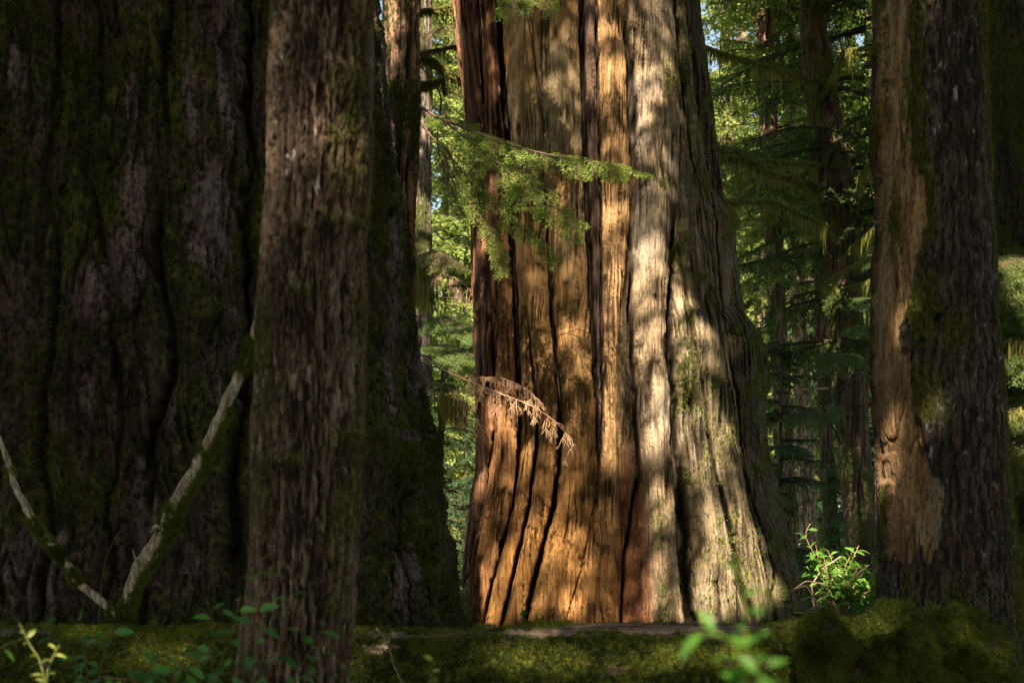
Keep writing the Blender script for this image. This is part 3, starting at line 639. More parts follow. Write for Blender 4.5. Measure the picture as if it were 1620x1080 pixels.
# trees one sees through the left gap, right gap and far right
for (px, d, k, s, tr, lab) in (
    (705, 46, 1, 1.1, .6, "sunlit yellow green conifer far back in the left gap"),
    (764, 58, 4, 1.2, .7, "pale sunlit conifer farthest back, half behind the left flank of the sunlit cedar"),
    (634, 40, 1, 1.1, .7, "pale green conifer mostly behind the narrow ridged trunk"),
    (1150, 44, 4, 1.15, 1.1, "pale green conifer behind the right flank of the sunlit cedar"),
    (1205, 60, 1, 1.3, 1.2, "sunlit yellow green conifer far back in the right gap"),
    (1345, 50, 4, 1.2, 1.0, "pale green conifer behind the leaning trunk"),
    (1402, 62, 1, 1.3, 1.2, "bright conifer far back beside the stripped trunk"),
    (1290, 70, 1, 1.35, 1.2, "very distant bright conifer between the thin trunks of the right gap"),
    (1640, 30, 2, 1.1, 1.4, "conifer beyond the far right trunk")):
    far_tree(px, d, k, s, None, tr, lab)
# the wood going on behind, trees nothing in the picture tells apart
rs = np.random.RandomState(21)
for i in range(46):
    px = rs.uniform(500, 1750); d = rs.uniform(55, 120)
    if i < 16:
        px = rs.uniform(640, 800)
        if i % 3: continue
    elif i < 36:
        px = rs.uniform(1080, 1420)
        if i % 2: continue
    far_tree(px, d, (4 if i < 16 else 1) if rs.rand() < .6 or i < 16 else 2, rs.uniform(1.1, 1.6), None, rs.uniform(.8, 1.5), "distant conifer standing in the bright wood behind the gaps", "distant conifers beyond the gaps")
for (px, d, s, lab) in ((700, 21, .55, "young hemlock with lit boughs low in the left gap"), (738, 30, .55, "second young hemlock deep in the left gap"), (1235, 20, .62, "young hemlock in shade close to the right foot of the sunlit cedar"),
                        (1372, 27, .75, "young hemlock between the leaning trunk and the stripped trunk")):
    far_tree(px, d, 3, s, None, .25, lab)

# ------------------------------------------------------------------ fallen log and mounds
def build_log():
    root = thing("fallen_log", "long moss covered fallen log lying across the foreground", "log", (-.4, 6.95, 0))
    nx, nt_ = 1500, 240
    x = np.linspace(-3.4, 2.15, nx); th = np.linspace(0, 2*math.pi, nt_, endpoint=False)
    X, TH = np.meshgrid(x, th, indexing='ij')
    R = .41+.02*np.sin(X*1.1)+.0*X
    yy, zz = np.cos(TH), np.sin(TH)
    PX = 810+F*X/6.8
    big = fbm(X*1.2, yy*.8, zz*.8, 3); mf = fbm(X*16, yy*6, zz*6, 3); mf2 = fbm(X*45, yy*18, zz*18, 2); grain = fbm(X*2.5, yy*16, zz*16, 4)
    barestrip = sm(.885, .955, zz+.05*fbm(X*3, 0*X, 7+0*X, 3))*sm(540, 600, PX)*sm(1260, 1200, PX)*sm(-.45, -.1, fbm(X*2.3, yy*3, 3+0*X, 3)+.15*mf)
    bp = .8*sm(.30, .45, fbm(X*2.2+5, yy*2.2, zz*2.2, 4)+.1*mf)*sm(.3, .75, zz)
    bare = np.clip(barestrip+bp, 0, 1); moss = 1-bare
    disp = .035*big+.012*grain*bare+moss*(.02*mf+.008*mf2+.012)
    P = np.stack([X, 6.95-(R+disp)*yy, .385+(R+disp)*zz], -1)
    wood = mixc((.40, .28, .21), (.15, .095, .07), sm(-.4, .4, grain)); mc = mixc((.022, .03, .006), (.15, .17, .022), sm(-.4, .5, mf+.6*mf2))
    col = mixc(wood, mc, moss)
    i = np.arange(nx-1)[:, None]*nt_; j = np.arange(nt_)[None]; j2 = (j+1) % nt_
    f = np.stack([i+j, i+nt_+j, i+nt_+j2, i+j2], -1).reshape(-1, 4)
    V_ = P.reshape(-1, 3); n = len(V_); V_ = np.vstack([V_, [[x[0], 6.95, .385], [x[-1], 6.95, .385]]])
    c1 = np.stack([j[0], j2[0], np.full(nt_, n)], -1); c2 = np.stack([(nx-1)*nt_+j2[0], (nx-1)*nt_+j[0], np.full(nt_, n+1)], -1)
    put(mesh("bark", V_, [f, np.vstack([c1, c2])], np.vstack([col.reshape(-1, 3), [[.2, .13, .08]]*2]), M_log), root)
    N = np.stack([0*X, -yy, zz], -1); rng = np.random.RandomState(31)
    Pp, Nn, idx = scatter(P, N, np.clip(moss-.1, 0, 1)*((yy > -.35) & (zz > -.3))*(.25+sm(-.2, .4, mf+.5*big)), 210000, rng)
    tufts("moss", Pp, Nn, moss_cols(len(Pp), rng, (.03, .042, .005), (.20, .23, .025), Pp, 4.), .02, .0022, rng, root, .35)
    ok = (zz > .55) & (yy > -.6); Pp, Nn, idx = scatter(P, N, ok*1., 2600, rng); a = rng.rand(len(Pp))*6.28; dl = np.stack([np.cos(a), np.sin(a)*.6, 0*a], 1); dl[:, 2] = -dl[:, 1]*Nn[:, 1]*.5
    ll = (.006+.03*rng.rand(len(Pp))**3)[:, None]; ww = np.stack([-dl[:, 1], dl[:, 0], 0*a], 1)*(.0012+.004*rng.rand(len(Pp))**4)[:, None]; Pp = Pp+Nn*.014
    put(mesh("needle_litter", np.stack([Pp-dl*ll-ww*.3, Pp+ww, Pp+dl*ll, Pp-ww], 1).reshape(-1, 3), np.arange(4*len(Pp)).reshape(-1, 4), np.repeat(mixc((.12, .07, .04), (.36, .25, .16), rng.rand(len(Pp))), 4, axis=0), M_twig, smooth=False), root)
    return root
build_log()
def mound(label, px0, px1, top, d, seed, depth=.28, height=.5, n_t=42000, skew=0., hang=0.):
    cx = ((px0+px1)/2-810)/F*d; rx = (px1-px0)/2/F*d; zt = CH-(top-HZ)/F*d
    root = thing("mossy_mound", label, "moss", (cx, d, max(0, zt-height)))
    nu, nv = 260, 150
    u = np.linspace(0, 2*math.pi, nu, endpoint=False); v = np.linspace(-.5*math.pi, .5*math.pi, nv)
    U, Vv = np.meshgrid(u, v)
    nx_, ny_, nz_ = np.cos(Vv)*np.cos(U), np.cos(Vv)*np.sin(U), np.sin(Vv)
    d1 = 1+.30*fbm(nx_*1.7+seed, ny_*1.7, nz_*1.7, 4)+.22*fbm(nx_*4+seed, ny_*4, nz_*4, 5, .6)
    X = cx+rx*nx_*d1*np.abs(nx_+1e-9)**.05; Y = d+depth*ny_*d1; Z = zt-height*.5+height*.5*nz_*d1 + skew*nx_*rx
    f1 = fbm(X*14, Y*14, Z*14, 3)
    X += nx_*.014*f1; Y += ny_*.014*f1; Z += nz_*.016*f1
    P = np.stack([X, Y, Z], -1)
    bare = sm(.28, .45, fbm(X*5+seed, Y*5, Z*5, 3))
    col = mixc(mixc((.03, .04, .005), (.11, .125, .015), sm(-.5, .5, f1)), (.07, .045, .03), bare)
    i = np.arange(nv-1)[:, None]*nu; j = np.arange(nu)[None]; j2 = (j+1) % nu
    f = np.stack([i+j, i+j2, i+nu+j2, i+nu+j], -1).reshape(-1, 4)
    put(mesh("cushion", P.reshape(-1, 3), f, col.reshape(-1, 3), M_log), root)
    N = np.stack([nx_/rx, ny_/depth, nz_/(height*.5)], -1); N /= np.linalg.norm(N, axis=-1)[..., None]
    rng = np.random.RandomState(seed)
    Pp, Nn, idx = scatter(P, N, (1-bare*.9)*np.cos(Vv)*(ny_ < .35), n_t, rng)
    tufts("moss", Pp, Nn, moss_cols(len(Pp), rng, (.03, .042, .006), (.16, .19, .028), Pp, 6.), .021, .0022, rng, root, .6+hang)
mound("rounded mossy stub bulging from the log, leftmost of the mounds at lower right", 1262, 1344, 966, 6.35, 41, .15, .36, 50000, 0, .6)
mound("broad mossy hump below the leafy shrub, between the two other mounds", 1308, 1500, 962, 6.62, 42, .34, .80, 90000, -.07)
mound("low moss cushion sloping to the right in front of the stripped trunk", 1420, 1600, 976, 6.78, 43, .34, .80, 80000, -.12)

# ------------------------------------------------------------------ pale leaning branches in a V
def limb(name, pts, d, radii, root, mat, col_fn, nseg=160, k=20, bumps=.003, seed=0, dd=None):
    P0 = path_pts([list(V(p[0], p[1], (p[2] if len(p) > 2 else d))) for p in pts], nseg)
    if name == 'stem' and nseg > 150: _t = np.linspace(0, 9, nseg); P0[:, 0] += .022*pn(_t, seed+.5+0*_t, 0*_t)+.008*pn(_t*3, seed+.5+0*_t, 0*_t); P0[:, 2] += .012*pn(_t*1.5, 0*_t, seed+.3+0*_t)
    rad = np.interp(np.linspace(0, 1, nseg), np.linspace(0, 1, len(radii)), radii)
    T = np.gradient(P0, axis=0); T /= np.linalg.norm(T, axis=1)[:, None]
    A = np.cross(T, np.array([0, -1., 0.05])); A /= np.linalg.norm(A, axis=1)[:, None]; B = np.cross(T, A)
    th = np.linspace(0, 2*math.pi, k, endpoint=False)
    dirs = A[:, None]*np.cos(th)[None, :, None]+B[:, None]*np.sin(th)[None, :, None]
    s = np.arange(nseg)[:, None]*np.ones((1, k)); 
    n = fbm(np.cos(th)[None]*2+seed, np.sin(th)[None]*2, s*.06, 3)
    n2_ = fbm(np.cos(th)[None]*5+seed, np.sin(th)[None]*5, s*.25, 3)
    PG = P0[:, None]+dirs*(rad[:, None]*(1+.14*n+.08*n2_)+bumps*n)[..., None]
    col = col_fn(PG, s/nseg, n, th)
    i = np.arange(nseg-1)[:, None]*k; j = np.arange(k)[None]; j2 = (j+1) % k
    f = np.stack([i+j, i+j2, i+k+j2, i+k+j], -1).reshape(-1, 4)
    o = mesh(name, PG.reshape(-1, 3), f, col.reshape(-1, 3), mat)
    if root is not None: put(o, root)
    return PG, dirs
def pale_col(blocks):
    def fn(PG, t, n, th):
        g = fbm(PG[..., 0]*60, PG[..., 1]*60, PG[..., 2]*12, 3)
        c = mixc((.56, .47, .36), (.26, .19, .13), sm(-.3, .3, g)); c = mixc(c, (.09, .06, .04), sm(.35, .6, fbm(PG[..., 0]*30, PG[..., 1]*30, PG[..., 2]*9, 3))*.8)
        m = 0*t
        t = t+.05*fbm(PG[..., 0]*14, PG[..., 1]*14, PG[..., 2]*14, 3)
        for a, b, k in blocks: m = np.maximum(m, k*sm(a-.02, a+.01, t)*sm(b+.02, b-.01, t))
        fn.m = np.clip(m*sm(-.5, .1, g+n), 0, 1)
        return mixc(c, (.06, .08, .01), fn.m)
    return fn
rng = np.random.RandomState(50)
root = thing("leaning_branch", "thick pale broken branch with moss collars leaning from the log up to the slim trunk", "branch", tuple(V(190, 985, 7.3)))
pc = pale_col([(.10, .20, 1), (.41, .45, .7), (.60, .67, .9), (.92, 1.1, 1)])
PG, DR = limb("stem", [(412, 478, 7.0), (404, 530, 7.02), (380, 585, 7.05), (352, 650, 7.1), (326, 710, 7.12), (292, 775, 7.16), (264, 830, 7.2), (236, 882, 7.24), (208, 935, 7.28), (188, 990, 7.3)], 7.2, [.015, .02, .024, .03, .034, .04, .046, .046, .038, .034], root, M_wood, pc, 240, 28, .004, 3)
m = np.maximum(pc.m, sm(.1, .7, DR[..., 0]-DR[..., 2]*.6)*.8*(np.linspace(0, 1, 240) > .3)[:, None])
P, N, idx = scatter(PG, DR, np.clip(m-.1, 0, 1), 22000, rng)
tufts("moss", P, N, moss_cols(len(P), rng, (.05, .065, .008), (.17, .19, .02), P, 8), .026, .002, rng, root, .6)
limb("stub", [(228, 900, 7.2), (214, 884, 7.15), (210, 868, 7.1)], 7.1, [.010, .007, .003], root, M_wood, pale_col([]), 20, 8)
limb("twig", [(258, 838, 7.15), (246, 830, 7.12), (238, 842, 7.1)], 7.1, [.010, .008, .003], root, M_wood, pale_col([]), 20, 8)
root = thing("leaning_branch", "thinner pale mossy branch slanting down from the left edge to the log", "branch", tuple(V(185, 990, 7.3)))
pc = pale_col([(.25, .28, .6), (.47, .66, 1), (.72, .76, .9), (.92, 1.1, 1)])
PG, DR = limb("stem", [(-25, 640, 7.3), (0, 695, 7.3), (16, 748, 7.3), (36, 798, 7.3), (58, 838, 7.3), (94, 878, 7.3), (118, 908, 7.3), (150, 942, 7.3), (172, 962, 7.3), (192, 992, 7.3)], 7.3, [.009, .010, .013, .017, .019, .02, .02, .021, .021, .017], root, M_wood, pc, 200, 24, .004, 9)
P, N, idx = scatter(PG, DR, np.clip(pc.m-.1, 0, 1), 14000, rng)
tufts("moss", P, N, moss_cols(len(P), rng, (.05, .065, .008), (.17, .19, .02), P, 8), .024, .002, rng, root, .6)
def brown_col(a=(.16, .12, .09), b=(.09, .065, .045)):
    return lambda PG, t, n, th: mixc(a, b, sm(-.4, .4, n))
o = thing("dead_twig", "thin pale twig hanging over the side of the log", "twig", tuple(V(640, 1085, 6.35)))
limb("stem", [(596, 994, 6.62), (606, 1006, 6.52), (616, 1024, 6.48), (622, 1048, 6.44), (634, 1075, 6.42), (645, 1100, 6.4)], 6.5, [.0045, .005, .005, .004], o, M_wood, brown_col((.26, .21, .16), (.16, .12, .09)), 60, 8)
o = thing("dead_twig", "thin bare stem arching up behind the pale branches", "twig", tuple(V(158, 985, 7.35)))
limb("stem", [(156, 985, 7.35), (160, 925, 7.3), (168, 880, 7.3), (185, 845, 7.3), (205, 828, 7.3), (235, 805, 7.3)], 7.3, [.004, .003, .002, .0015], o, M_wood, brown_col(), 60, 6)

# ------------------------------------------------------------------ live and dead sprays crossing in front of the cedar
def spray(root, name, pts, L2, levels, rng, needle, cols, mat, r=.012, spc=.09, droop=.35, wood=((.10, .06, .04), (.16, .10, .07)), leaf_from=1, planar=(0, -.5, .85), density=.012, start=.1, fan=.75, mixf=None, ratio=.42, side_bias=None):
    P = path_pts([list(V(*p)) for p in pts], 26); segs = []; n = len(P)
    planar = np.array(planar, float); planar /= np.linalg.norm(planar)
    for i in range(n-1): segs.append([*P[i], *P[i+1], r*(1-i/n)+.0012, r*(1-(i+1)/n)+.0012, 0])
    for i in range(int(n*start), n-1):
        d = P[i+1]-P[i]; d /= np.linalg.norm(d); side = np.cross(d, planar); side /= np.linalg.norm(side)
        m = max(1, int(np.linalg.norm(P[i+1]-P[i])/spc))
        for j in range(m):
            for sg in (-1, 1):
                if rng.rand() < .15: continue
                k = (side_bias[0] if sg < 0 else side_bias[1]) if side_bias else 1.
                t = i/(n-1); l = L2*k*(.35+.65*math.sin(math.pi*min(1, .15+.85*(1-t))))*(.55+.6*rng.rand())
                dd = d*(1-fan*.5)+side*sg*fan+rng.normal(size=3)*.08; dd /= np.linalg.norm(dd)
                twigs(P[i]+(P[i+1]-P[i])*((j+rng.rand()*.5)/m), dd, l, rng, levels-1, .004, droop, 4, segs, 1, ratio, spc*.75, fan, planar)
    s = np.array(segs)
    if needle: s[s[:, 8] > 0, 6:8] *= .7
    else: s[:, 6:8] = np.maximum(s[:, 6:8], .0019)
    tv = tubes(s[:, :8], wood[0], wood[1], rng, 4); parts = [tv]
    br = mesh(name, tv[0], tv[1], tv[2], M_twig if mat is M_leaf else mat, smooth=True)
    put(br, root)
    if needle:
        lf = s[s[:, 8] >= leaf_from][:, :8]
        v, f, c = needles(lf, density, needle[0], needle[1], rng, cols[0], cols[1], .35, mixf, droop=.12)
        o = mesh("needles", v, f, c, mat, smooth=False)
        # sub-part: vertices in the thing's frame, parented to the branch
        loc = np.array(root.location, np.float32); cc = v.astype(np.float32)-loc; o.data.vertices.foreach_set("co", cc.ravel()); o.data.update(); o.parent = br
    return br, s
rng = np.random.RandomState(61)
LG = ((.08, .15, .015), (.26, .36, .045))
NL = (.020, .0046)
# hemlock bough of the narrow ridged trunk
spray(fir, "branch", [(664, 168, 13.9), (690, 185, 13.4), (740, 205, 12.9), (800, 228, 12.5), (870, 246, 12.3), (940, 256, 12.2), (1012, 274, 12.1)], .42, 3, rng, NL, LG, M_leaf, .014, .12, .45, fan=.6, density=.0095, start=.16, planar=(.05, -.62, .78), ratio=.40)
spray(fir, "branch", [(700, 190, 13.2), (745, 225, 12.8), (790, 262, 12.5), (840, 300, 12.3), (885, 335, 12.2), (918, 352, 12.1)], .36, 3, rng, NL, LG, M_leaf, .010, .11, .6, fan=.6, density=.0095, start=.25, planar=(.1, -.75, .65), ratio=.40)
spray(fir, "branch", [(668, 200, 13.4), (710, 245, 13.0), (755, 300, 12.8), (810, 350, 12.6), (850, 380, 12.5), (880, 410, 12.5)], .20, 3, rng, NL, LG, M_leaf, .008, .06, .7, density=.012, start=.35, planar=(.1, -.8, .6), ratio=.40)
spray(fir, "branch", [(705, 255, 13.0), (735, 310, 12.8), (765, 350, 12.7), (785, 385, 12.7), (796, 420, 12.6), (792, 437, 12.6)], .12, 3, rng, NL, ((.12, .16, .03), (.28, .34, .07)), M_leaf, .006, .05, .9, density=.012, start=.4, planar=(.1, -.9, .4), ratio=.4)
spray(fir, "branch", [(662, 100, 13.9), (700, 150, 14.2), (690, 230, 14.4), (715, 300, 14.6), (740, 350, 14.8)], .30, 2, rng, (.018, .003), ((.09, .10, .02), (.22, .2, .05)), M_leaf, .01, .06, .8, density=.016, start=.3)
# dead lacy branches
DRY = ((.40, .21, .11), (.70, .48, .32))
spray(fir, "dead_branch", [(664, 560, 13.7), (700, 585, 13.4), (735, 600, 13.0), (790, 622, 12.7), (845, 642, 12.5), (885, 670, 12.4), (908, 700, 12.35), (905, 722, 12.3)], .26, 3, rng, None, None, M_twig, .010, .06, 1.7, wood=DRY, start=.42, planar=(0, -.9, .45), ratio=.45, fan=.8, side_bias=(.35, 1.))
spray(fir, "dead_branch", [(700, 585, 13.5), (725, 596, 13.3), (750, 598, 13.2), (790, 596, 13.0), (830, 612, 12.8), (858, 640, 12.7)], .24, 3, rng, None, None, M_twig, .005, .06, 1.8, fan=.8, wood=DRY, start=.3, planar=(0, -.9, .45), ratio=.45, side_bias=(.4, 1.))
spray(fir, "dead_branch", [(664, 596, 14.0), (690, 606, 13.7), (715, 615, 13.6), (740, 640, 13.5), (762, 680, 13.4)], .28, 2, rng, (.02, .003), ((.22, .2, .06), (.3, .26, .1)), M_twig, .006, .07, 1.9, fan=.8, wood=((.30, .2, .12), (.44, .34, .18)), start=.1, planar=(0, -.9, .45), density=.06, side_bias=(.5, 1.))
spray(t668, "dead_branch", [(680, 440, 21), (700, 432, 20), (722, 440, 19.5), (742, 456, 19.3), (752, 478, 19.2)], .34, 2, rng, None, None, M_twig, .008, .11, 1.7, fan=.8, wood=((.30, .17, .10), (.44, .28, .18)), start=.1, planar=(0, -.9, .45), side_bias=(.3, 1.))
# twiggy brown spray at the top of the left gap
spray(t668, "dead_branch", [(668, 60, 20), (690, 45, 19.5), (720, 40, 19), (745, 60, 18.6), (758, 85, 18.4)], .5, 2, rng, None, None, M_twig, .008, .13, 1.2, fan=.8, wood=((.13, .08, .05), (.2, .14, .08)), start=.1, planar=(0, -.9, .45))
# hanging tip of a cedar bough from above
cb = thing("hanging_bough", "bright green bough tip hanging into the top of the picture before the sunlit cedar", "branch", tuple(V(800, -260, 12.4)))
for a, b, c_ in (((790, -170, 12.6), (820, -60, 12.5), (792, 24, 12.4)), ((800, -170, 12.6), (850, -60, 12.5), (828, 14, 12.4)), ((820, -170, 12.6), (870, -60, 12.4), (872, 18, 12.3)), ((790, -170, 12.5), (800, -60, 12.5), (850, 6, 12.4))):
    spray(cb, "branch", [(800, -260, 12.8), a, b, c_], .15, 2, rng, (.022, .0042), ((.08, .15, .02), (.24, .34, .05)), M_leaf, .006, .035, .9, density=.006, start=.35, planar=(.1, -.9, .3))
# lit greenery of the left gap and a bough low beside the stump foot
spray(t668, "branch", [(682, 500, 21.5), (705, 508, 20.5), (735, 520, 20), (765, 532, 19.5)], .55, 3, rng, (.03, .006), ((.06, .13, .03), (.16, .26, .06)), M_leaf, .01, .09, .3, density=.025, start=.05)
spray(t668, "branch", [(682, 545, 21.5), (705, 548, 20.5), (735, 556, 20), (768, 566, 19.5)], .6, 3, rng, (.03, .006), ((.06, .13, .03), (.16, .26, .06)), M_leaf, .01, .09, .3, density=.025, start=.05)
spray(t668, "branch", [(655, 420, 21.5), (670, 400, 20.5), (690, 395, 20), (715, 415, 19.5)], .45, 3, rng, (.03, .006), ((.05, .06, .015), (.12, .12, .03)), M_leaf, .01, .2, .9, density=.025, start=.05)

# mossy limbs with hanging moss
def mossy_limb(root, pts, r0, r1, seed, hang=.18, cnt=900, name="branch"):
    rng = np.random.RandomState(seed)
    PG, DR = limb(name, pts, 20, [r0, (r0+r1)/2, r1], root, M_log, lambda PG, t, n, th: mixc((.06, .07, .012), (.12, .12, .03), sm(-.4, .4, n)), 70, 10, .006, seed)
    br = [c for c in root.children][-1]
    k = cnt; i = rng.randint(0, PG.shape[0], k); j = rng.randint(0, PG.shape[1], k)
    p = PG[i, j]; l = (.9*hang*rng.rand(k)**3*np.clip(.3+2.2*fbm(p[:, 0]*5, p[:, 1]*5, 0*p[:, 0], 2), .05, 1.6)+.02)[:, None]; w = np.stack([rng.normal(size=k)*.006, rng.normal(size=k)*.006, 0*l[:, 0]], 1)
    e = p+DR[i, j]*.03-np.array([[0, 0, 1.]])*l+rng.normal(size=(k, 3))*.05*l; v = np.stack([p-w, p+w, e], 1).reshape(-1, 3)
    o = mesh("hanging_moss", v, np.arange(3*k).reshape(k, 3), np.repeat(mixc((.07, .075, .012), (.18, .17, .04), rng.rand(k)), 3, axis=0), M_moss, smooth=False)
    loc = np.array(root.location, np.float32); o.data.vertices.foreach_set("co", (v.astype(np.float32)-loc).ravel()); o.data.update(); o.parent = br
mossy_limb(fir, [(660, 88, 14.3), (685, 100, 14.6), (712, 118, 15), (748, 132, 15.6)], .05, .035, 71, .15)
mossy_limb(fir, [(660, 20, 14.3), (690, 16, 14.6), (720, 10, 15), (755, 4, 15.6)], .03, .03, 72, .12)
mossy_limb(fir, [(662, 86, 14.4), (690, 80, 14.8), (720, 74, 15.2), (750, 66, 15.8)], .02, .014, 73, .1, 400)
mossy_limb(fir, [(658, 136, 14.4), (680, 134, 14.8), (700, 126, 15.0), (704, 150, 15.0)], .045, .02, 74, .14, 600)
mossy_limb(t1320, [(1296, 300, 23.5), (1240, 278, 21), (1205, 270, 20), (1188, 250, 19.5), (1165, 238, 19), (1128, 236, 18.5)], .05, .045, 75, .4, 2600)
mossy_limb(t1320, [(1296, 260, 23.5), (1240, 256, 21), (1190, 252, 20), (1130, 250, 19)], .04, .03, 76, .5, 2200)
mossy_limb(t1320, [(1290, 130, 23.5), (1215, 104, 20), (1165, 92, 19), (1106, 72, 18)], .04, .03, 77, .5, 2400)
mossy_limb(t1320, [(1330, 460, 23.5), (1300, 450, 21.5), (1340, 425, 20), (1400, 398, 19)], .03, .02, 78, .3, 1600)
mossy_limb(t1320, [(1345, 395, 23.5), (1370, 375, 21), (1400, 345, 20)], .04, .03, 79, .4, 1200)
mossy_limb(t1320, [(1330, 460, 23.5), (1360, 450, 22), (1398, 436, 20)], .03, .03, 80, .3, 900)
mossy_limb(t1320, [(1315, 360, 23.5), (1270, 340, 21), (1220, 316, 20), (1140, 318, 18.5)], .04, .03, 81, .5, 2400)
mossy_limb(t1320, [(1350, 300, 23.5), (1375, 262, 21), (1400, 240, 20)], .05, .04, 82, .4, 1200)
mossy_limb(t1320, [(1300, 150, 23.5), (1340, 80, 21), (1395, 75, 20)], .03, .03, 83, .4, 1200)
def bare(root, pts, r, name="branch", c=((.05, .04, .03), (.03, .022, .016))):
    limb(name, pts, 20, [r, r*.6, r*.3], root, M_log, brown_col(*c), 60, 6, .003, int(pts[0][0]))
bare(t1320, [(1350, 580, 23.5), (1330, 640, 20), (1270, 720, 18), (1180, 722, 17)], .016)
bare(t1320, [(1330, 700, 23), (1300, 640, 20), (1350, 600, 18), (1397, 545, 16)], .016)
bare(t1320, [(1300, 480, 23), (1240, 480, 21), (1200, 460, 20), (1170, 440, 19)], .014)
bare(t1320, [(1340, 620, 23), (1290, 520, 21), (1240, 470, 20), (1180, 420, 19)], .014)
bare(t1225, [(1225, 500, 29), (1240, 560, 27), (1262, 630, 25), (1290, 700, 24)], .016)
bare(t1300, [(1300, 560, 27.5), (1282, 600, 22), (1275, 680, 20), (1284, 760, 20)], .012)
bare(t1300, [(1310, 614, 27), (1260, 616, 22), (1230, 618, 20), (1180, 626, 19)], .02, "dead_branch", ((.42, .30, .2), (.3, .2, .13)))
bare(t668, [(682, 590, 21), (660, 556, 15), (690, 572, 15), (716, 596, 15)], .012)
bare(t668, [(676, 460, 21), (700, 510, 20), (730, 545, 20), (760, 560, 20)], .02)
bare(t668, [(676, 350, 21), (700, 380, 20), (725, 372, 20), (765, 378, 20)], .02)
# small orange-brown dead fern-like spray and green tip on the leaning trunk
for pts in ([(1362, 470, 23), (1385, 472, 20), (1405, 478, 19)], [(1355, 520, 23), (1380, 515, 20), (1400, 520, 19)], [(1320, 640, 23), (1290, 650, 20), (1262, 668, 19)], [(1345, 560, 23), (1330, 560, 20), (1310, 585, 19.5)]):
    spray(t1320, "branch", pts, .5, 3, rng, (.035, .008), ((.035, .08, .02), (.11, .19, .04)), M_leaf, .01, .1, .5, density=.03, start=.1)

# ------------------------------------------------------------------ young hemlock at the right edge
yh = thing("young_hemlock", "bright green young hemlock boughs reaching in at the right edge", "tree", tuple(np.array([(1685-810)/F*10.6, 10.6, 0.])))
limb("trunk", [(1690, 1120, 10.6), (1686, 800, 10.6), (1684, 500, 10.6), (1684, 330, 10.6)], 10.6, [.05, .04, .025, .01], yh, M_bark, brown_col(), 80, 12)
HG = ((.045, .10, .02), (.15, .24, .05))
for y0, y1, x1, l in ((400, 425, 1562, .34), (440, 455, 1560, .36), (505, 498, 1572, .3), (540, 548, 1568, .34), (560, 585, 1590, .3), (640, 660, 1574, .3), (690, 722, 1576, .3), (745, 768, 1588, .2), (850, 876, 1590, .26), (470, 478, 1566, .3)):
    spray(yh, "branch", [(1684, y0, 10.6), (1650, y0-6, 10.3), (1612, (y0+y1)/2, 10.1), (x1, y1, 10.0)], l, 3, rng, (.018, .0042), HG, M_leaf, .008, .06, .45, density=.012, start=.1, planar=(0, -.45, .9))
def drip(root, name, pts, n, ln, seed, c=((.12, .12, .03), (.26, .24, .07)), w=.004):
    rng = np.random.RandomState(seed); P = path_pts([list(V(*p)) for p in pts], 40); i = rng.randint(0, 40, n); p = P[i]+rng.normal(size=(n, 3))*[.03, .1, .02]
    l = (ln*(.2+.8*rng.rand(n)))[:, None]; ww = rng.normal(size=(n, 3))*[w, w, 0]; e = p-np.array([[0, 0, 1.]])*l+rng.normal(size=(n, 3))*.025
    v = np.stack([p-ww, p+ww, e], 1).reshape(-1, 3)
    put(mesh(name, v, np.arange(3*n).reshape(n, 3), np.repeat(mixc(c[0], c[1], rng.rand(n)), 3, axis=0), M_moss, smooth=False), root)
for k, (xa, ya, xb, yb, ln) in enumerate(((1570, 470, 1625, 470, .16), (1575, 545, 1625, 548, .24), (1580, 660, 1625, 655, .14), (1580, 728, 1625, 722, .2), (1590, 872, 1625, 870, .12))):
    drip(yh, "hanging_moss", [(xa, ya, 10.1), (xb, yb, 10.1)], 500, ln, 90+k)
drip(t668, "hanging_moss", [(655, 420, 20.8), (684, 430, 20.8)], 900, .7, 96, w=.012)
drip(t668, "hanging_moss", [(700, 625, 14.5), (735, 640, 14.5)], 500, .35, 97, ((.2, .18, .05), (.34, .3, .1)), w=.005)
limb("stem", [(795, 1100, 0)], 1, [1], None, M_bark, None) if False else None

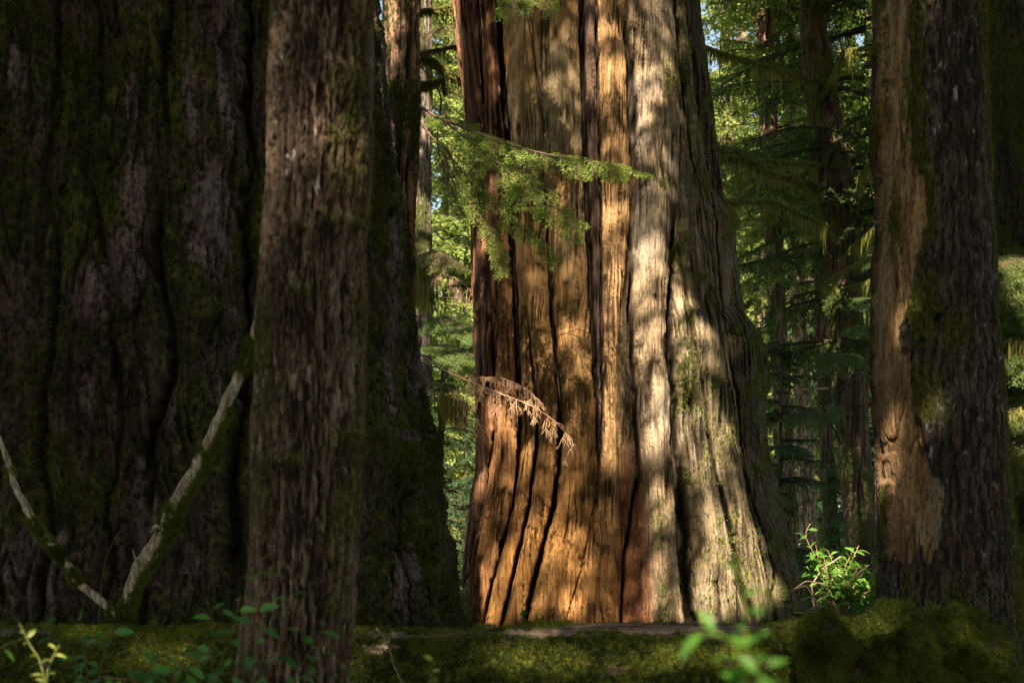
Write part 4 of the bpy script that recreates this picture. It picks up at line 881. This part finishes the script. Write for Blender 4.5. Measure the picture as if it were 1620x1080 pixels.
# ------------------------------------------------------------------ broad leaves
def leaf_blade(p, d, nrm, L, Wd, rng, curl=.25, nseg=6):
    d = np.array(d, float); d /= np.linalg.norm(d); nrm = np.array(nrm, float); s = np.cross(d, nrm); s /= np.linalg.norm(s)+1e-9; n = np.cross(s, d)
    v = []; f = []
    for i in range(nseg+1):
        t = i/nseg; w = Wd*math.sin(math.pi*min(1, t*.92+.04))**.8*(1-.25*t)
        c = p+d*L*t-n*L*curl*t*t*-1*-1
        v += [c-s*w+n*w*.25, c+0*s, c+s*w+n*w*.25]
    for i in range(nseg):
        for k in (0, 1): a = 3*i+k; f.append([a, a+1, a+4, a+3])
    return np.array(v), np.array(f)
def plant(name, label, cat, stems, leaf_L, leaf_W, n_leaf, seed, cols, stemcol=((.10, .12, .03), (.16, .1, .05)), group=None, r=.003, extra=None, start=.1, mat=None, zbase=None):
    rng = np.random.RandomState(seed)
    b = V(*stems[0][0]); root = thing(name, label, cat, (b[0], b[1], b[2]), group)
    segs = []; LV = []
    for st in stems:
        P = path_pts([list(V(*p)) for p in st], 24); n = len(P)
        for i in range(n-1): segs.append([*P[i], *P[i+1], r*(1-.6*i/n), r*(1-.6*(i+1)/n)])
        for k in range(n_leaf):
            t = start+(1-start)*(k+.5*rng.rand())/n_leaf; i = min(n-2, int(t*(n-1))); p = P[i]+(P[i+1]-P[i])*rng.rand()
            ax = P[i+1]-P[i]; ax /= np.linalg.norm(ax); az = k*2.4+rng.rand()
            a = np.cross(ax, [0.1, 1., 0]); a /= np.linalg.norm(a); bb = np.cross(ax, a); out = a*math.cos(az)+bb*math.sin(az)
            d = out+ax*.35+np.array([0, 0, .1]); d /= np.linalg.norm(d); pet = p+d*leaf_L*.15
            segs.append([*p, *pet, r*.4, r*.3]); sc = (.6+.6*rng.rand())*(1-.25*t)
            v, f = leaf_blade(pet, d, np.array([0, -.3, 1.])+rng.normal(size=3)*.4, leaf_L*sc, leaf_W*sc, rng, .2+.3*rng.rand())
            LV.append((v, f, np.repeat(mixc(cols[0], cols[1], rng.rand(1)), len(v), axis=0)))
    tv = tubes(segs, stemcol[0], stemcol[1], rng, 6); put(mesh("stem", *tv, M_twig), root)
    if extra: LV += extra(rng)
    v, f, c = join(LV); put(mesh("leaves", v, f, c, mat or M_glossy, smooth=True), root)
    return root
DG = ((.045, .15, .035), (.11, .28, .06)); BGc = ((.10, .24, .02), (.26, .40, .05))
# glossy shrub behind the mounds
st = []
rs = np.random.RandomState(77)
for k in range(26):
    x0 = 1310+rs.uniform(-10, 45); x1 = 1330+rs.uniform(-62, 66); y1 = rs.uniform(858, 945); dd = 9.9+rs.uniform(-.35, .4)
    st.append([(x0, 985, 9.9), ((x0+x1)/2+rs.uniform(-8, 8), (985+y1)/2-12, dd), (x1, y1, dd)])
st.append([(1315, 985, 9.9), (1300, 900, 9.8), (1284, 868, 9.7), (1271, 845, 9.7), (1282, 828, 9.7)])
shrub = plant("salal_shrub", "sunlit glossy green leafy shrub with bare reddish twigs, left of the stripped trunk", "shrub", st, .088, .025, 16, 101, ((.06, .15, .02), (.16, .30, .05)), ((.30, .17, .10), (.42, .28, .18)), r=.005, start=.45)
for i, pts in enumerate(([(1318, 985, 9.8), (1290, 950, 9.6), (1275, 925, 9.5), (1241, 938, 9.4)], [(1330, 990, 9.8), (1310, 925, 9.6), (1275, 918, 9.5), (1252, 935, 9.5)], [(1325, 985, 9.7), (1296, 955, 9.5), (1270, 970, 9.4), (1256, 968, 9.4)], [(1335, 980, 9.7), (1318, 955, 9.5), (1292, 940, 9.45), (1268, 948, 9.4)], [(1290, 985, 9.7), (1284, 925, 9.6), (1300, 900, 9.6), (1330, 880, 9.6)])):
    limb("bare_twig", pts, 9.6, [.007, .005, .0035], shrub, M_twig, brown_col((.55, .36, .25), (.38, .24, .16)), 40, 6, .001, i)
# seedlings in the foreground, out of focus
plant("seedling", "bright yellow green budding seedling at the lower left corner", "plant", [[(70, 1110, 3.6), (70, 1070, 3.6), (62, 1040, 3.6), (50, 1025, 3.6), (38, 1000, 3.6), (30, 985, 3.6)], [(70, 1110, 3.6), (76, 1055, 3.6), (88, 1030, 3.6), (94, 1020, 3.6)]], .028, .008, 6, 111, ((.26, .34, .06), (.42, .46, .12)), ((.22, .26, .06), (.3, .3, .1)), r=.0028, start=.3)
plant("seedling", "arching green leaf blade entering at the left edge before the log", "plant", [[(-60, 1090, 3.7), (-20, 1040, 3.7), (10, 1018, 3.7), (48, 1008, 3.7)]], .08, .014, 3, 112, ((.06, .18, .02), (.12, .28, .03)), start=.5)
for k, (lab, stems, n) in enumerate((
    ("dark green seedling cluster spilling over the log on the left", [[(150, 1180, 4.4), (130, 1080, 4.4), (90, 1010, 4.4), (70, 985, 4.4)], [(150, 1180, 4.4), (140, 1080, 4.3), (130, 1010, 4.3), (112, 975, 4.3)], [(150, 1180, 4.4), (150, 1100, 4.3), (165, 1030, 4.3), (180, 990, 4.3)], [(150, 1180, 4.4), (125, 1100, 4.3), (120, 1050, 4.3), (115, 1030, 4.3)]], 7),
    ("tall leafy seedling with reddish stem just left of the slim trunk", [[(330, 1180, 4.0), (335, 1060, 4.0), (338, 980, 4.0), (326, 945, 4.0)], [(330, 1180, 4.0), (320, 1090, 4.0), (310, 1030, 4.0), (292, 1000, 4.0)], [(330, 1180, 4.0), (345, 1060, 3.9), (372, 985, 3.9), (380, 940, 3.9)], [(330, 1180, 4.0), (290, 1090, 3.9), (255, 1055, 3.9), (230, 1062, 3.9)]], 8),
    ("leafy seedling whose top leaves stand out against the slim trunk", [[(395, 1200, 3.9), (400, 1080, 3.9), (405, 980, 3.9), (410, 925, 3.9), (416, 882, 3.9)], [(395, 1200, 3.9), (420, 1080, 3.8), (455, 985, 3.8), (462, 915, 3.8)], [(395, 1200, 3.9), (440, 1110, 3.8), (490, 1030, 3.8), (515, 985, 3.8)], [(395, 1200, 3.9), (440, 1120, 3.8), (500, 1060, 3.8), (528, 1050, 3.8)]], 7),
    ("low dark seedlings along the bottom edge left of the slim trunk", [[(250, 1190, 3.8), (240, 1110, 3.8), (215, 1075, 3.8), (165, 1072, 3.8)], [(250, 1190, 3.8), (262, 1100, 3.8), (285, 1060, 3.8), (310, 1042, 3.8)], [(250, 1190, 3.8), (230, 1110, 3.7), (235, 1060, 3.7), (245, 1040, 3.7)], [(250, 1190, 3.8), (300, 1100, 3.7), (350, 1065, 3.7), (390, 1062, 3.7)]], 8))):
    plant("seedling", lab, "plant", stems, .062, .018, n+3, 120+k, DG, ((.10, .12, .03), (.2, .08, .05)), r=.003, start=.3)
plant("seedling", "small glowing yellow green shoot tip at the bottom edge below the middle of the log", "plant", [[(676, 1130, 3.0), (678, 1085, 3.0), (682, 1062, 3.0), (686, 1045, 3.0)]], .026, .008, 9, 131, ((.36, .46, .08), (.5, .56, .18)), r=.003, start=.3)
plant("seedling", "tall out of focus bright green seedling in front of the log, right of the middle", "plant", [[(1185, 1140, 1.55), (1182, 1060, 1.55), (1180, 990, 1.55), (1176, 940, 1.55), (1168, 880, 1.55)], [(1184, 1140, 1.55), (1200, 1080, 1.55), (1215, 1040, 1.5)], [(1184, 1100, 1.55), (1160, 1012, 1.55), (1110, 998, 1.5)]], .038, .010, 6, 132, ((.07, .22, .03), (.16, .36, .05)), ((.16, .26, .04), (.3, .3, .06)), r=.0018, start=.25)
hs = thing("hemlock_seedling", "tiny bright hemlock tip standing before the foot of the sunlit cedar", "plant", tuple(V(1168, 1000, 8.2)))
for pts in ([(1168, 1000, 8.2), (1165, 940, 8.2), (1163, 905, 8.2), (1160, 878, 8.2)],):
    spray(hs, "stem", pts, .075, 2, rng, (.014, .003), ((.16, .3, .03), (.3, .45, .06)), M_leaf, .004, .045, .1, density=.008, start=.82, planar=(0, -.5, .85))

# ------------------------------------------------------------------ ferns
def fern_mesh(seed):
    rng = np.random.RandomState(seed); parts = []
    for k in range(14):
        az = k*2.4+rng.rand(); L = .65+.3*rng.rand(); n = 16; p = np.zeros(3); d = np.array([math.cos(az)*.6, math.sin(az)*.6, 1.]); d /= np.linalg.norm(d); segs = []
        for i in range(n):
            d = d+np.array([math.cos(az)*.05, math.sin(az)*.05, -.13]); d /= np.linalg.norm(d); q = p+d*L/n; segs.append([*p, *q, .004, .004]); p = q
        parts.append(tubes(segs, (.08, .07, .02), (.10, .1, .03), rng, 4))
        for i, s in enumerate(segs[2:]):
            t = i/(n-2); l = .13*math.sin(math.pi*(.2+.78*t))
            for jj in range(3):
                a = np.array(s[:3])+(np.array(s[3:6])-np.array(s[:3]))*jj/3; dd = np.array(s[3:6])-np.array(s[:3]); dd /= np.linalg.norm(dd); side = np.cross(dd, [0, 0, 1.]); side /= np.linalg.norm(side)+1e-9
                for sg in (-1, 1):
                    e = side*sg*.95+dd*.25; e[2] -= .2; w = dd*.012; v = np.array([a-w*.4, a+e*l*.4+w, a+e*l, a+e*l*.4-w]); parts.append((v, np.array([[0, 1, 2, 3]]), np.repeat(mixc((.03, .09, .015), (.08, .18, .03), rng.rand(1)), 4, axis=0)))
    v, f, c = join(parts); o = mesh("fronds", v, f, c, M_leaf, smooth=False); dt = o.data; bpy.data.objects.remove(o); return dt
FM = [fern_mesh(1), fern_mesh(2)]
for i, (px, d, lab) in enumerate(((712, 16.0, "sword fern at the foot of the gap beside the left giant"), (738, 19.0, "sword fern half hidden by the left foot of the sunlit cedar"), (1384, 12.5, "lit sword fern fronds right behind the glossy shrub"), (1268, 15.5, "shaded sword fern at the right foot of the sunlit cedar"), (1330, 17., "shaded sword fern behind the glossy shrub"), (1410, 14.5, "sword fern behind the foot of the stripped trunk"), (1600, 11.2, "sword fern at the foot of the far right trunk"), (700, 24., "far sword fern low in the left gap"), (1300, 26., "far sword fern low in the right gap"))):
    x = (px-810)/F*d; r = thing("sword_fern", lab, "fern", (x, d, gz(x, d)), "sword ferns on the forest floor"); o = bpy.data.objects.new("fronds", FM[i % 2]); COL.objects.link(o); o.parent = r; o.rotation_euler = (0, 0, i*1.3); s = 1.0+.25*math.sin(i*2.2); o.scale = (s, s, s)
# low undergrowth one cannot count
def undergrowth():
    rng = np.random.RandomState(300); n = 26000
    y = 13+rng.rand(n)**1.2*60; x = (rng.rand(n)-.5)*1.0*y
    k = fbm(x*.5, y*.5, 0*x, 3); keep = k > -.25; x, y, k = x[keep], y[keep], k[keep]; n = len(x)
    d2 = (x-1.15)**2+(y-15)**2 > 2.2**2; x, y, k = x[d2], y[d2], k[d2]; n = len(x)
    z = .10*fbm(x*.35, y*.35, 0*x, 3)+.05*fbm(x*1.6, y*1.6, 3+0*x, 3)+.6*sm(.0, 1., fbm(x*.06, y*.06, 9+0*x, 2))*sm(18, 40, y)
    h = (.15+.9*rng.rand(n)*sm(-.3, .6, k)); parts = []
    base = np.stack([x, y, z], 1); seg = np.concatenate([base, base+np.stack([rng.normal(size=n)*.25, rng.normal(size=n)*.25, h], 1), np.full((n, 2), .004)], 1)
    parts.append(tubes(seg, (.07, .045, .03), (.08, .07, .03), rng, 3)); parts.append(needles(seg, .055, .10, .028, rng, (.02, .06, .012), (.10, .18, .03), .8, None, droop=.1, fwd=.3))
    v, f, c = join(parts); o = mesh("undergrowth", v, f, c, M_crown, smooth=False); tag(o, "low green undergrowth covering the forest floor", "undergrowth", kind="stuff")
undergrowth()

# ------------------------------------------------------------------ unseen leaf screen added overhead, its holes shaped to place the sun patches
def leaf_screen():
    rng = np.random.RandomState(400)
    x0, x1, y0, y1 = -17, 14, -13, 29
    CY = dict(c=(1.15, 15.), R=1.45)
    onced = [ # rows on the cedar: (px, py, rx, ry)
        (943, 50, 16, 95), (985, 45, 40, 42), (1010, 130, 12, 45), (1030, 70, 14, 30),
        (966, 330, 13, 55), (968, 480, 13, 110), (966, 650, 12, 100), (1022, 395, 42, 34), (1040, 455, 44, 34), (1035, 530, 34, 55), (1034, 610, 24, 30), (1040, 690, 22, 34), (1040, 770, 20, 42), (1035, 930, 14, 60),
        (1100, 660, 34, 70), (1130, 740, 36, 80), (1150, 800, 32, 60), (1105, 560, 24, 50), (1150, 895, 50, 40), (1125, 955, 50, 48), (1205, 945, 52, 56), (1185, 850, 26, 46),
        (800, 590, 12, 22), (803, 690, 15, 40), (795, 655, 12, 25), (760, 925, 22, 34), (905, 968, 14, 30), (776, 975, 8, 16)]
    planes = [  # depth, ellipses of places the sun reaches
        (12.4, [(830, 640, 60, 16), (880, 668, 26, 18), (900, 700, 16, 26), (800, 602, 40, 8), (790, 412, 9, 22), (850, 258, 60, 14), (882, 322, 38, 15), (812, 282, 26, 14), (745, 215, 44, 16), (720, 250, 24, 24), (830, 5, 50, 18)]),
        (13.7, [(715, 640, 46, 46), (700, 210, 42, 34), (690, 300, 40, 40)]),
        (14.1, [(619, 55, 9, 85)]),
        (9.8, [(1330, 905, 60, 58), (1278, 850, 16, 26), (1275, 940, 30, 34), (1385, 880, 20, 20)]),
        (10.2, [(1600, 450, 30, 36), (1605, 540, 30, 20), (1605, 670, 26, 30), (1605, 735, 20, 22)]),
        (3.6, [(60, 1030, 44, 50)]), (3.0, [(683, 1058, 24, 34)]), (3.9, [(417, 888, 12, 12), (380, 945, 14, 6), (470, 925, 14, 5)]),
        (1.55, [(1120, 998, 34, 10), (1190, 1045, 26, 14), (1205, 1075, 10, 10), (1166, 930, 16, 40)]),
        (8.2, [(1166, 895, 22, 26)]),
        (6.5, [(1385, 966, 30, 6), (1500, 982, 36, 5), (640, 984, 90, 4), (860, 984, 150, 4), (1120, 984, 90, 4), (250, 986, 70, 3)]),
        (23.8, [(1352, 800, 20, 60), (1345, 720, 14, 30), (1325, 470, 26, 22), (1335, 230, 20, 12), (1310, 560, 12, 60)]),
        (9.0, [(1422, 500, 7, 30)]) ]
    def lit(P, grow=0.):
        """True where a leaf at P would cut off one of the sun patches"""
        out = np.zeros(len(P), bool)
        a = S[0]**2+S[1]**2; dx = P[:, 0]-CY['c'][0]; dy = P[:, 1]-CY['c'][1]; b = -(dx*S[0]+dy*S[1])
        for Rc, sel in ((1.43, [e for e in onced if e[1] < 760]), (1.72, [e for e in onced if e[1] >= 760])):
            disc = b*b-a*(dx*dx+dy*dy-Rc**2); ok = disc > 0
            t = (-b-np.sqrt(np.maximum(disc, 0)))/a; Q = P-S*t[:, None]; ok &= t > 0
            jit = 1+.4*fbm(Q[:, 0]*3.2, Q[:, 1]*0, Q[:, 2]*3.2, 3)
            px = 810+F*Q[:, 0]/Q[:, 1]; py = HZ-(Q[:, 2]-CH)*F/Q[:, 1]
            for (x, y, rx, ry) in sel: g = grow*F/Q[:, 1]; out |= ok & ((((px-x)/(rx*jit+g))**2+((py-y)/(ry*jit+g))**2) < 1)
        for dpt, el in planes:
            t = (P[:, 1]-dpt)/S[1]; Q = P-S*t[:, None]; px = 810+F*Q[:, 0]/dpt; py = HZ-(Q[:, 2]-CH)*F/dpt; ok2 = (P[:, 1] < dpt+20) & (t > 0)
            g = grow*F/dpt
            for (x, y, rx, ry) in el: out |= ok2 & ((((px-x)/(rx+g))**2+((py-y)/(ry+g))**2) < 1)
        # the open wood behind is only lightly shaded
        return out
    def thin(P, kc=.5):
        kc0 = kc
        a = S[0]**2+S[1]**2; dx = P[:, 0]-CY['c'][0]; dy = P[:, 1]-CY['c'][1]; b = -(dx*S[0]+dy*S[1]); disc = b*b-a*(dx*dx+dy*dy-CY['R']**2)
        t = (-b-np.sqrt(np.maximum(disc, 0)))/a; Qz = P[:, 2]-S[2]*t; on = (disc > 0) & (Qz > 0) & (Qz < 7.2)
        G = P-S*((P[:, 2]-3)/S[2])[:, None]
        k = np.where(on, 0., 1.); k = np.where((G[:, 1] > 17.5) & (G[:, 0] < 1.2), .06, k); k = np.where((G[:, 1] > 27) & (G[:, 0] < 1.2), 0, k); k = np.where(P[:, 1] > 22.5, np.where(G[:, 0] > 1.2, .35, 0), k); k = np.where((P[:, 1] > 20) & (P[:, 2] < 2.4+.37*P[:, 1]), 0, k)
        L = P-S*((P[:, 2]-.8)/S[2])[:, None]; onl = (np.abs(L[:, 1]-6.8) < .55) & (L[:, 0] > -3.6) & (L[:, 0] < 2.5); k = np.where(onl, 0., k)
        return rng.rand(len(P)) < k
    def quads(P, size, cols):
        n = len(P); a = rng.normal(size=(n, 3)); a[:, 2] *= .5; a /= np.linalg.norm(a, axis=1)[:, None]; b = np.cross(a, rng.normal(size=(n, 3))); b /= np.linalg.norm(b, axis=1)[:, None]; s = size[:, None]
        v = np.stack([P-a*s, P-b*s*.5, P+a*s, P+b*s*.5], 1).reshape(-1, 3); return v, np.arange(4*n).reshape(n, 4), np.repeat(cols, 4, axis=0)
    def pts(n, za, zb): return np.stack([rng.uniform(x0, x1, n), rng.uniform(y0, y1, n), rng.uniform(za, zb, n)], 1)
    P = pts(34000, 12.6, 15.); sz = rng.uniform(.3, .55, len(P)); P_ = P[~lit(P, .5) & thin(P, 0)]; sz = sz[:len(P_)]
    parts = [quads(P_, sz, mixc((.02, .05, .01), (.06, .11, .02), rng.rand(len(P_))))]
    P = pts(480000, 12., 14.6); P = P[~lit(P, .07) & thin(P, .011)]; parts.append(quads(P, rng.uniform(.08, .2, len(P)), mixc((.02, .05, .01), (.07, .13, .02), rng.rand(len(P)))))
    # fine leaves added high above the big cedar to pass even, soft light
    n = 150000; th = rng.uniform(-1.8, 1.8, n); zq = rng.uniform(-.2, 7.6, n); Rq = np.interp(zq, [0, 1.2, 3, 7.6], [1.85, 1.6, 1.45, 1.3])
    Q = np.stack([1.15+np.interp(zq, [0, 7.6], [.05, -.2])+Rq*1.06*np.sin(th), 15-Rq*np.cos(th), zq], 1)
    px = 810+F*Q[:, 0]/Q[:, 1]; py = HZ-(zq-CH)*F/Q[:, 1]
    kp = .20+.42*sm(1060, 1110, px)*sm(560, 460, py)+.6*sm(1165, 1200, px)+.25*sm(880, 930, px)*sm(500, 800, py)
    P = Q+S*((rng.uniform(12., 14.8, n)-zq)/S[2])[:, None]; kq = (rng.rand(n) < kp) & ~lit(P, .03); P = P[kq]
    parts.append(quads(P, rng.uniform(.04, .075, len(P)), mixc((.02, .05, .01), (.07, .13, .02), rng.rand(len(P)))))
    n = 260000; th = rng.uniform(-1.7, 1.5, n); zq = rng.uniform(-.2, 7.4, n); Rq = np.interp(zq, [0, 1.2, 3, 7.6], [1.85, 1.6, 1.45, 1.3])
    Q = np.stack([1.1+Rq*np.sin(th), 15-Rq*np.cos(th), zq], 1); a_ = Q[:, 0]*.85+zq*.5; b_ = zq*.85-Q[:, 0]*.5
    st = fbm(a_*1.3, b_*5.5, 0*a_+3, 3)+.45*fbm(a_*7, b_*7, 0*a_+8, 2)
    P = Q+S*((rng.uniform(12.2, 13., n)-zq)/S[2])[:, None]; kq = (st > .13) & ~((zq < 1.25) & (Q[:, 0] > 1.7)) & (rng.rand(n) < .19); P = P[kq]; P = P[lit(P, 0.)]
    parts.append(quads(P, rng.uniform(.03, .06, len(P)), mixc((.02, .05, .01), (.07, .13, .02), rng.rand(len(P)))))
    n = 12000; Q = np.stack([rng.uniform(-3.7, 2.6, n), rng.uniform(6.2, 7.4, n), np.full(n, .8)], 1); kp = np.interp(Q[:, 0], [-3, -1.4, -.9, .9, 1.3, 2.4], [.85, .7, .5, .5, .5, .5])
    P = Q+S*((rng.uniform(12., 14.8, n)-.8)/S[2])[:, None]; P = P[(rng.rand(n) < kp) & ~lit(P, .03)]
    parts.append(quads(P, rng.uniform(.05, .09, len(P)), mixc((.02, .05, .01), (.07, .13, .02), rng.rand(len(P)))))
    # a few thin twigs crossing the openings
    m = 900; p = pts(m, 12.2, 13.); dv = rng.normal(size=(m, 3))*[1, .3, .15]; dv /= np.linalg.norm(dv, axis=1)[:, None]; segs = np.concatenate([p, p+dv*rng.uniform(.6, 2., (m, 1)), np.full((m, 1), .022), np.full((m, 1), .008)], 1)
    parts.append(tubes(segs, (.07, .05, .03), (.05, .04, .02), rng, 4)); parts.append(needles(segs[::2], .05, .10, .02, rng, (.02, .05, .01), (.07, .13, .02), .6))
    # unseen leaf curtains added behind and beside the viewer to cut ambient light
    n = 9000; a = rng.uniform(math.radians(165), math.radians(375), n); r = rng.uniform(10, 16, n); Pb = np.stack([r*np.cos(a)*1.1, 2+r*np.sin(a), rng.uniform(0, 13, n)], 1); Pb = Pb[~lit(Pb, .5)]
    parts.append(quads(Pb, rng.uniform(.2, .45, len(Pb)), mixc((.02, .045, .01), (.06, .10, .02), rng.rand(len(Pb)))))
    v, f, c = join(parts); o = mesh("added_leaf_screen", v, f, c, M_crown, smooth=False); tag(o, "unseen leaf screen added overhead and behind the viewer to shape the light", "leaf_screen", kind="stuff")
leaf_screen()
